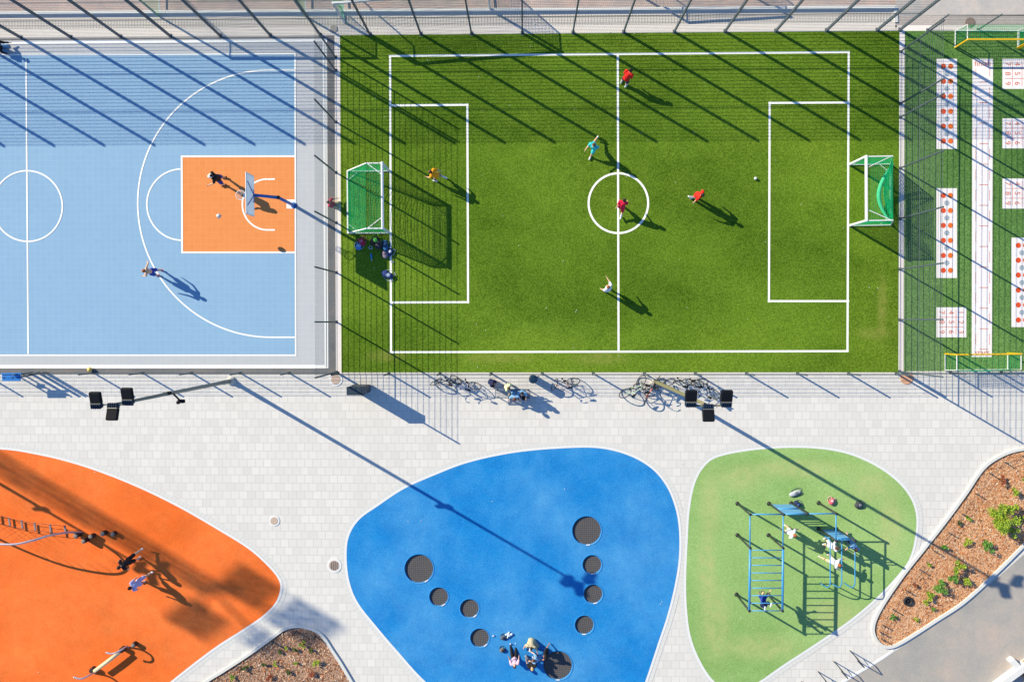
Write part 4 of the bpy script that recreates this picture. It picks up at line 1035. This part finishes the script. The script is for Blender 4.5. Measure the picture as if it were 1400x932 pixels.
# green pad
person('person in a white shirt standing left of the dip bars under the frame', (1071, 720), 335, 1.62, 'white', 'beige', 'white', 'ginger', legs=((6, 5, 8), (-6, 6, 8)), arms=((30, 22, 40), (10, 20, 25)), lean=10)
person('person in a white shirt standing at the top of the left dip bar', (1127, 738.5), 20, 1.62, 'white', 'white', 'white', 'brown', legs=((6, 5, 8), (-6, 6, 8)), arms=((60, 10, 20), (40, 14, 30)), lean=6)
person('person in a blue and white shirt at the right-hand dip bar', (1156, 736.5), 250, 1.6, 'lblue', 'navy', 'grey', 'brown', legs=((10, 5, 8), (-18, 6, 20)), arms=((50, 12, 10), (52, 12, 10)), lean=16)
person('person in a white shirt reaching for the middle dip bar', (1129, 759.5), 340, 1.6, 'white', 'beige', 'white', 'ginger', legs=((8, 5, 6), (-22, 5, 12)), arms=((60, 22, 20), (60, 22, 20)), lean=16)
person('person hanging from the end of the ladder with legs over the last rung', None, 270, 1.55, 'blue', 'navy', 'white', 'dark', pelvis=(1044, 826, 1.72), tilt=125, legs=((95, 8, 45), (80, 8, 40)), arms=((120, 12, 6), (120, 16, 6)), lean=20, longpants=True)
# seated group on the blue pad
person('person in a white cap with one leg stretched out in the seated group', (727, 874), 255, 1.7, 'beige', 'beige', 'white', 'dark', legs=((70, 50, 20), (80, 10, 80)), arms=((60, 40, 20), (40, 20, 40)), lean=18, seat=.02, cap='white', longpants=True)
person('person in a pale pink top facing up in the seated group', (703.5, 899), 95, 1.6, 'pink', 'black', 'white', 'brown', legs=((84, 8, 10), (80, 4, 16)), arms=((60, 16, 50), (60, 16, 50)), lean=-14, seat=.02, longpants=True, longhair=True)
person('person with blond hair and dark clothes in the seated group', (727, 903), 100, 1.6, 'black', 'grey', 'white', 'blond', legs=((100, 24, 110), (100, 28, 110)), arms=((50, 14, 50), (50, 14, 50)), lean=-12, seat=.02, longpants=True, longhair=True)
person('dark-haired person beside the trampoline in the seated group', (747, 888.5), 190, 1.62, 'black', 'jade', 'white', 'dark', legs=((84, 16, 20), (80, 16, 40)), arms=((40, 30, 40), (-30, 30, 10)), lean=8, seat=.02, longpants=True, skin=SKIN2)
person('person in blue trousers bending forward in the middle of the group', (737, 897), 170, 1.6, 'lblue', 'jade', 'white', 'brown', legs=((90, 14, 70), (96, 10, 90)), arms=((70, 10, 20), (60, 12, 30)), lean=30, seat=.02, longpants=True)
# bench
person('person in a light blue shirt bent forward on the bench', (703, 534), 275, 1.7, 'lblue', 'black', 'white', 'brown', legs=((85, 24, 85), (82, 26, 80)), arms=((45, 14, 40), (45, 14, 40)), lean=34, seat=.47, longpants=False)
person('person in dark clothes on the right end of the bench', (714, 534.5), 262, 1.66, 'lblue', 'black', 'lblue', 'dark', legs=((84, 6, 80), (80, 8, 88)), arms=((30, 10, 50), (30, 10, 50)), lean=2, seat=.47)
person('person in a pale lime top standing behind the bench', (693.5, 526), 330, 1.5, 'yg', 'white', 'hotpink', 'brown', legs=((4, 5, 4), (-4, 6, 8)), arms=((40, 10, 30), (20, 12, 30)), lean=12)
person('child in navy crouching at the low fence left of the bench', (670.5, 521), 330, 1.35, 'navy', 'navy', 'yg', 'dark', legs=((108, 14, 120), (104, 14, 120)), arms=((50, 10, 40), (60, 10, 30)), lean=22, seat=.12)
# ================================================================== bench
c = G(701, 537.5); t = thing('bench', 'dark metal bench beside the low fence', 'bench', (c.x, c.y, 0))
BM = simple('bench_steel', A(104, 116, 138), .5, .08)
m = MB()
for x in [(-.87+.065*i) for i in range(28)]: m.bar((x, -.19, .45), (x, .19, .45), .018)
m.bar((-.88, -.2, .45), (.88, -.2, .45), .035); m.bar((-.88, .2, .45), (.88, .2, .45), .035); m.bar((-.88, -.2, .45), (-.88, .2, .45), .035); m.bar((.88, -.2, .45), (.88, .2, .45), .035); m.build('seat', BM, t)
for x in (-.8, .8):
    for y in (-.17, .17): m = MB(); m.bar((x, y, 0), (x, y, .44), .04); m.build('leg', BM, t)
m = MB()
for z in (.62, .78): m.bar((-.86, .24+(z-.5)*.12, z), (.86, .24+(z-.5)*.12, z), .03, .07)
m.bar((-.8, .2, .44), (-.8, .29, .84), .03); m.bar((.8, .2, .44), (.8, .29, .84), .03); m.build('backrest', BM, t)
# ================================================================== bicycles
TY = simple('bicycle_tyre', A(48, 48, 54), .7)
def bike(label, px, ang, lean, col, steer=0, fl=1.0, rack=False):
    c = G(*px); t = thing('bicycle', label, 'bicycle', (c.x, c.y, .0), 0, 'bicycles parked along the low fence')
    t.rotation_euler = (math.radians(lean), 0, math.radians(ang))
    cm = simple('bike_paint_%d_%d_%d' % col, A(*col), .4, .06, 8, .1, .5)
    r = .335; z0 = r+.012
    fx, rx = .53*fl, -.50*fl
    st = Matrix.Rotation(math.radians(steer), 3, 'Z'); hb = Vector((.36*fl, 0, .84))
    def wheel(c_, M):
        w = MB(); pts = [c_+M @ Vector((r*math.cos(2*PI*i/28), 0, r*math.sin(2*PI*i/28))) for i in range(28)]; w.tube(pts, .021, 6, closed=True)
        o = w.build('wheel', TY, t)
        q = MB(); q.tube([c_+M @ Vector((.93*r*math.cos(2*PI*i/28), 0, .93*r*math.sin(2*PI*i/28))) for i in range(28)], .010, 4, closed=True)
        for i in range(14): q.bar(c_, c_+M @ Vector((.92*r*math.cos(2*PI*i/14), 0, .92*r*math.sin(2*PI*i/14))), .003, .003, 0, (0, 1, 0), False)
        q.tube([c_+M @ Vector((0, -.04, 0)), c_+M @ Vector((0, .04, 0))], .02, 6); q.build('rim', MAST, o)
    I3 = Matrix.Identity(3)
    pv = Vector((.42*fl, 0, 0)); fw = pv+st @ Vector((fx-.42*fl, 0, 0))+Vector((0, 0, z0))
    wheel(Vector((rx, 0, z0)), I3); wheel(fw, st)
    bb = Vector((-.06, 0, .29)); stp = Vector((-.20, 0, .80)); ht = Vector((.33*fl, 0, .80)); hbm = Vector((.37*fl, 0, .62))
    m = MB()
    for a, b_, q in ((bb, stp, .016), (stp*.92+bb*.08, ht, .016), (bb, hbm, .019), (ht, hbm, .02), (bb, Vector((rx, .05, z0)), .010), (bb, Vector((rx, -.05, z0)), .010), (stp*.9+bb*.1, Vector((rx, .05, z0)), .009), (stp*.9+bb*.1, Vector((rx, -.05, z0)), .009)): m.tube([a, b_], q, 7)
    m.build('frame', cm, t)
    m = MB(); n_ = st @ Vector((0, .05, 0))
    m.tube([hbm+n_, fw+n_], .012, 6); m.tube([hbm-n_, fw-n_], .012, 6); m.tube([hbm+n_, hbm-n_], .014, 6); m.build('fork', cm, t)
    m = MB(); top = ht+Vector((.01, 0, .14)); m.tube([ht, top], .014, 6)
    m.tube([top+st @ Vector(v) for v in ((-.10, -.29, .02), (.02, -.2, .02), (.05, 0, 0), (.02, .2, .02), (-.10, .29, .02))], .013, 6)
    for s_ in (-1, 1): m.tube([top+st @ Vector((-.12, s_*.30, .02)), top+st @ Vector((-.02, s_*.23, .02))], .02, 6)
    m.build('handlebar', LAMP, t)
    m = MB(); m.tube([stp, stp+Vector((-.02, 0, .12))], .013, 6); m.capsule(stp+Vector((-.12, 0, .14)), stp+Vector((.12, 0, .14)), .06, .022, 8); m.build('saddle', LAMP, t)
    m = MB(); m.lathe((0, 0, 0), [(.09, 0), (.09, .008)], 16); m.v = [tuple(Vector((v[0]+bb.x, -.045-v[2], v[1]+bb.z))) for v in m.v]
    m.bar(bb+Vector((0, -.07, 0)), bb+Vector((.12, -.07, -.12)), .018); m.bar(bb+Vector((0, .07, 0)), bb+Vector((-.12, .07, .12)), .018); m.box(bb+Vector((.12, -.12, -.12)), (.09, .08, .02)); m.box(bb+Vector((-.12, .12, .12)), (.09, .08, .02))
    m.build('crankset', LAMP, t)
    if rack: m = MB(); m.box((rx-.02, 0, .74), (.36, .13, .02)); m.bar((rx, .06, .36), (rx-.05, .06, .73), .012); m.bar((rx, -.06, .36), (rx-.05, -.06, .73), .012); m.build('rack', MAST, t)
    return t
bike('dark bicycle furthest left, leaning on the low fence', (611, 517.5), 180, -17, (40, 52, 74), 25)
bike('silver-lilac bicycle second from the left, leaning on the low fence', (638, 519.5), 165, -24, (176, 170, 206), -20)
bike('pinkish grey bicycle with its front wheel turned, just right of the litter bin', (770, 517.8), 186, -26, (190, 160, 164), 55, 1, True)
bike('pale green bicycle slumped diagonally against the fence', (862, 525.5), 35, 28, (206, 232, 206), 20)
bike('orange bicycle standing across the path beside the olive mast', (890.5, 532), 238, 9, (250, 110, 60), 12)
bike('black bicycle leaning low between the green and the orange bicycles', (886, 521.5), 8, 30, (60, 60, 66), 30)
bike('silver bicycle right of the olive mast foot', (927, 517.5), 178, -22, (214, 218, 224), 30)
bike('white bicycle lying slanted furthest right, behind the lamps', (967, 526), 148, -34, (232, 240, 248), 20, 1, True)
bike('grey bicycle between the silver and the white ones', (944, 519), 186, -20, (150, 158, 170), -15)
# ================================================================== bags and small things
def bag(label, px, ang, size, cols, cat='bag', lie=True, name='backpack'):
    c = G(*px); t = thing(name, label, cat, (c.x, c.y, .022), math.radians(ang))
    L, W_, Hh = size; c1, c2 = cols
    m = MB()
    for k in range(3): m.ball((L*.12*(k-1), 0, Hh*.48), .5, 12, 0, None, (L*.82, W_, Hh*.96))
    m.build('body', c1, t)
    m = MB(); m.ball((L*.1, 0, Hh*.66), .5, 10, 0, None, (L*.55, W_*.72, Hh*.8)); m.build('pocket', c2, t)
    for s in (-1, 1):
        m = MB(); m.tube(smooth([Vector((L*.4, s*W_*.2, Hh*.5)), Vector((L*.62, s*W_*.45, Hh*.3)), Vector((L*.4, s*W_*.75, .03)), Vector((-L*.1, s*W_*.7, .02)), Vector((-L*.38, s*W_*.25, Hh*.3))], 4, False), .014, 5); m.build('strap', c2, t)
    return t
C_ = lambda *c: simple('fabric_%d_%d_%d' % c, A(*c), .8, .14, 14)
bag('red backpack at the lower left corner of the left goal', (495.5, 331), 120, (.42, .30, .22), (C_(206, 40, 84), C_(235, 120, 150)))
bag('light blue bag at the left of the pile below the left goal', (491, 337.5), 80, (.36, .30, .22), (C_(96, 150, 226), C_(176, 204, 240)))
bag('black backpack with a lime patch in the pile below the left goal', (513, 329.5), 30, (.52, .40, .28), (C_(30, 32, 40), C_(120, 226, 90)))
bag('dark grey backpack in the middle of the pile below the left goal', (518.5, 335), 60, (.46, .36, .30), (C_(64, 62, 76), C_(40, 44, 60)))
bag('mid blue bag near the left box line below the goal', (527.5, 337.5), 90, (.50, .28, .2), (C_(40, 104, 160), C_(24, 60, 110)))
bag('mottled grey bag on the goal line side of the pile', (527, 348.5), 100, (.40, .28, .22), (C_(150, 132, 152), C_(110, 100, 124)))
bag('navy bag with pale trim lying across the goal line', (533.5, 345.5), 60, (.44, .26, .2), (C_(36, 60, 120), C_(214, 222, 240)))
bag('navy sports bag lying alone below the pile on the goal line', (530, 375.5), -25, (.62, .34, .24), (C_(36, 60, 128), C_(196, 206, 228)))
bag('grey bag lying near the top of the green pad', (1086, 673.5), 20, (.62, .26, .16), (C_(190, 196, 204), C_(120, 126, 136)))
bag('pink-red bag lying on the green pad right of the frame', (1136, 684.5), 70, (.36, .26, .2), (C_(222, 96, 116), C_(244, 190, 196)))
bag('dark grey backpack lying apart on the right of the green pad', (1173, 689.5), 10, (.44, .30, .2), (C_(70, 72, 80), C_(120, 124, 134)))
bag('navy bag at the foot of the first wall ladder', (1088.5, 688), -40, (.40, .30, .24), (C_(34, 52, 92), C_(60, 90, 140)))
bag('dark round pouch left of the seated group with a loose cord', (686.5, 887), 40, (.26, .22, .18), (C_(116, 112, 110), C_(60, 60, 64)))
bag('dark bag beside the white clothes on the blue pad', (687.8, 870), 20, (.30, .22, .16), (C_(90, 100, 120), C_(50, 56, 70)))
def heap(label, px, rx, ry, h, mat, seed, name='clothes_heap', cat='clothes'):
    rnd = random.Random(seed); c = G(*px); m = MB()
    for k in range(7):
        a = rnd.uniform(0, 2*PI); q = rnd.uniform(.1, .75); m.ball((rx*q*math.cos(a), ry*q*math.sin(a), h*.4), .5, 8, 0, Matrix.Rotation(rnd.uniform(0, 3), 3, 'Z'), (rx*rnd.uniform(.5, 1.1), ry*rnd.uniform(.4, .9), h*rnd.uniform(.6, 1)))
    o = remeshed(name, m, mat, None, None, .02); o.location = (c.x, c.y, .02); tag(o, label, cat)
heap('crumpled pale clothes left of the seated group', (695.5, 866), .24, .16, .14, C_(214, 226, 238), 3)
heap('white shoe lying furthest left on the blue pad', (674.5, 868.3), .07, .045, .09, C_(214, 222, 236), 5, 'shoe', 'shoe')
heap('small white cloth on the goal line below the bags', (536.5, 358.5), .13, .05, .08, C_(240, 236, 232), 8)
heap('white paper scrap on the concrete above the pitch', (731, 32.8), .04, .07, .05, WPOST, 9, 'paper_scrap', 'litter')
heap('blue cloth by the goal mouth in the bag pile', (525.5, 330.5), .16, .10, .08, C_(70, 140, 200), 12)
c = G(508, 350.5); m = MB(); m.tube([(0, -.16, .05), (0, .07, .05), (0, .10, .05), (0, .16, .05)], [.05, .05, .03, .03], 10); m.ball((0, .19, .05), .036, 8, 1)
o = m.build('bottle', [C_(60, 160, 220), WPOST]); o.location = (c.x, c.y, .022); o.rotation_euler = (0, 0, .1+PI); tag(o, 'light blue bottle lying in the dark shadow below the left goal', 'bottle')
c = G(507, 338.5); m = MB(); m.tube([(.085*math.cos(a*PI/12), .085*math.sin(a*PI/12), .02) for a in range(24)], .018, 6, closed=True)
o = m.build('ring_cone', C_(206, 226, 240)); o.location = (c.x, c.y, .022); tag(o, 'small white ring lying left of the dark bags', 'ring')
# litter specks on the turf
m = MB(); rnd = random.Random(4)
for (x, y) in [(747, 421), (787, 426), (788, 424), (846, 486.5), (770, 357), (587, 66), (1197, 245), (1200, 394), (1188, 393), (834, 44.5), (867, 46.5), (653, 501.5), (476, 621.5), (673, 685), (932, 634), (576, 711), (905, 822), (903, 825), (772, 668), (558, 712), (130, 645), (53, 918), (1013, 843)]+[(rnd.uniform(480, 1220), rnd.uniform(60, 500)) for _ in range(70)]:
    g = G(x, y); s_ = rnd.uniform(.018, .05) if len(m.v) > 180 else .05; a = rnd.uniform(0, 3)
    m.box((g.x, g.y, .034), (s_, s_*.5, .012), 0, Matrix.Rotation(a, 3, 'Z'))
tag(m.build('litter_specks', simple('pale_litter', A(236, 240, 226), .8)), kind='stuff', label='tiny pale specks scattered over the pitch', cat='litter')
# ================================================================== plants
def leafmat(name, c1, c2):
    t = NT(name, .6, .3); f = t.noise(9, 2); c = t.ramp(f, [(.3, c1), (.7, c2)])
    t.b.inputs['Subsurface Weight'].default_value = 0.0
    return t.out(c)
LM = {'lime': [leafmat('lime_leaves', A(150, 176, 40), A(206, 220, 70)), leafmat('mid_green_leaves', A(96, 140, 36), A(140, 176, 56))],
      'green': [leafmat('green_leaves', A(70, 130, 50), A(120, 180, 70)), leafmat('mid_green_leaves2', A(90, 140, 50), A(150, 190, 80))],
      'dark': [leafmat('dark_leaves', A(50, 84, 44), A(90, 116, 50)), leafmat('olive_leaves', A(90, 100, 40), A(140, 130, 50))],
      'red': [leafmat('red_leaves', A(140, 50, 44), A(196, 84, 64)), leafmat('rusty_leaves', A(150, 90, 50), A(170, 120, 60))]}
TW_ = simple('twig', A(110, 80, 60), .9)
def shrub(label, px, r, h, kind, n, seed, cat='shrub', name='shrub'):
    rnd = random.Random(seed); c = G(*px); t = thing(name, label, cat, (c.x, c.y, .03), rnd.uniform(0, 6))
    cl = [(0, 0, h*.7)]+[(r*rnd.uniform(.2, .85)*math.cos(a), r*rnd.uniform(.2, .85)*math.sin(a), h*rnd.uniform(.35, .95)) for a in [rnd.uniform(0, 2*PI) for _ in range(max(3, int(r*16)))]]
    m = MB()
    for q in cl: m.tube([(0, 0, 0), (q[0]*.45, q[1]*.45, q[2]*.55), q], [.014, .010, .004], 5)
    m.build('stems', TW_, t)
    m = MB()
    for _ in range(n):
        q = rnd.choice(cl); rr = r*rnd.uniform(.12, .36)
        d = Vector((rnd.gauss(0, 1), rnd.gauss(0, 1), rnd.gauss(0, .7))).normalized()
        p = Vector(q)+d*rr*rnd.random()**.4; p.z = max(.02, p.z)
        L = rnd.uniform(.035, .075)*(.8+.4*min(1, r)); W = L*rnd.uniform(.38, .55)
        u = Vector((d.x, d.y, rnd.uniform(-.3, .6))).normalized(); v = u.cross(Vector((rnd.gauss(0, .5), rnd.gauss(0, .5), 1))).normalized()
        m.add([p-u*L*.1, p+u*L*.45+v*W, p+u*L, p+u*L*.45-v*W], [(0, 1, 2, 3)], 0 if rnd.random() < .6 else 1)
    m.build('leaves', LM[kind], t)
    return t
PL = [((1361, 701), .80, 1.0, 'lime', 2600, 'largest lime-green shrub in the right planting bed'), ((1378, 722), .34, .6, 'lime', 500, 'lime-green shrub touching the largest one at its lower right'),
 ((1345, 743), .40, .45, 'green', 520, 'bright green plant below the largest shrub'), ((1321, 741), .26, .3, 'lime', 240, 'low lime plant left of the bright green one, mid bed'),
 ((1322, 708), .18, .2, 'lime', 130, 'small lime sprig near the wire fence, upper part of the bed'), ((1308.6, 714), .16, .2, 'dark', 110, 'small dark sprig beside the wire fence'),
 ((1290.6, 747), .24, .3, 'green', 220, 'small green plant under the thin mast shadow in the bed'), ((1305.6, 771), .36, .55, 'lime', 520, 'lime plant at the top of the three-plant row in the bed'),
 ((1300, 786), .36, .5, 'green', 460, 'green plant in the middle of the three-plant row in the bed'), ((1316, 795), .30, .35, 'lime', 300, 'lime plant close to the road kerb'),
 ((1281, 799), .42, .5, 'green', 620, 'wide green plant right of the tyre'), ((1267, 811), .30, .35, 'lime', 320, 'lime plant just right of the tyre'), ((1261.5, 821), .18, .25, 'lime', 130, 'small lime plant below the tyre'),
 ((1218.5, 840), .22, .3, 'green', 190, 'green plant near the narrow end of the bed'), ((1251.5, 846), .14, .18, 'lime', 80, 'tiny lime sprig near the bottom kerb of the bed'), ((1383.5, 670), .30, .4, 'lime', 300, 'loose lime plant above the largest shrub'),
 ((1386, 693), .26, .4, 'lime', 240, 'lime plant to the right of the largest shrub'), ((1398, 706), .32, .4, 'lime', 320, 'lime plant cut by the right picture edge'), ((1398.5, 651), .26, .4, 'lime', 220, 'lime plant at the right edge near the top of the bed'),
 ((1365.5, 654), .26, .35, 'red', 200, 'reddish plant near the top of the right bed'), ((1248.6, 799), .18, .25, 'red', 120, 'small red plant above the tyre'), ((1268, 771), .14, .2, 'lime', 90, 'tiny lime plant beside the fence, mid bed'), ((1275, 831), .14, .15, 'green', 80, 'tiny green sprig by the kerb, lower bed'),
 ((392, 882.6), .14, .18, 'lime', 100, 'lime tuft at the upper left of the bottom bed'), ((404, 886), .18, .2, 'dark', 130, 'dark tuft near the top of the bottom bed'), ((415, 879), .20, .3, 'lime', 170, 'lime tuft nearest the top tip of the bottom bed'),
 ((427, 887), .17, .2, 'dark', 140, 'olive tuft right of the topmost lime one'), ((432, 903), .26, .25, 'lime', 220, 'largest lime tuft in the bottom bed'), ((405.7, 904), .13, .2, 'lime', 80, 'thin lime tuft in the middle of the bottom bed'),
 ((397, 918), .20, .2, 'dark', 160, 'olive tuft low in the bottom bed'), ((376, 906), .14, .2, 'lime', 90, 'yellow-green tuft left of centre in the bottom bed'), ((360, 906), .17, .2, 'dark', 150, 'dark green tuft at the left of the bottom bed'),
 ((370, 923), .20, .22, 'red', 140, 'red tuft at the bottom edge of the bottom bed'), ((383.7, 889.5), .15, .15, 'dark', 110, 'small dark tuft below the upper left lime one'), ((428.5, 917), .24, .2, 'red', 160, 'reddish tuft below the largest lime one'),
 ((318, 924), .18, .2, 'lime', 120, 'lime tuft in the far left corner of the bottom bed'), ((336.5, 910), .22, .2, 'dark', 170, 'dark tuft beside the wire fence in the bottom bed')]
for i, (p, r, h, k, n, lab) in enumerate(PL):
    shrub(lab, p, r, h, k, n, 50+i, 'shrub' if r > .28 else 'plant', 'shrub' if r > .28 else 'small_plant')
# ================================================================== bake, camera, light
bake_all()
cam = bpy.data.cameras.new('camera'); co = bpy.data.objects.new('camera', cam); COL.objects.link(co)
co.location = (0, 0, H); co.rotation_mode = 'QUATERNION'; co.rotation_quaternion = RQ
cam.sensor_fit = 'HORIZONTAL'; cam.sensor_width = 36; cam.lens = 36*F/1400.0; cam.clip_end = 2000; cam.clip_start = .5
SC.camera = co
W = bpy.data.worlds.new('World'); SC.world = W; W.use_nodes = True
nt = W.node_tree; bg = nt.nodes['Background']
sky = nt.nodes.new('ShaderNodeTexSky'); sky.sky_type = 'NISHITA'; sky.sun_disc = False
sky.sun_elevation = EL; sky.sun_rotation = math.atan2(-SUNH.x, -SUNH.y)
sky.ozone_density = 4.5; sky.dust_density = .0; sky.air_density = 1.0; sky.altitude = 100
nt.links.new(sky.outputs[0], bg.inputs[0]); bg.inputs[1].default_value = SKY_STR
sl = bpy.data.lights.new('sun', 'SUN'); so = bpy.data.objects.new('sun', sl); COL.objects.link(so)
sl.energy = SUN_STR; sl.angle = math.radians(.36); sl.color = SUN_COL
d = Vector((SUNH.x*math.cos(EL), SUNH.y*math.cos(EL), -math.sin(EL)))
so.rotation_mode = 'QUATERNION'; so.rotation_quaternion = d.to_track_quat('-Z', 'Y'); so.location = (-40, 25, 30)
vs = SC.view_settings; vs.view_transform = 'Standard'; vs.look = 'None'; vs.exposure = EXPO; vs.gamma = 1; vs.use_curve_mapping = False
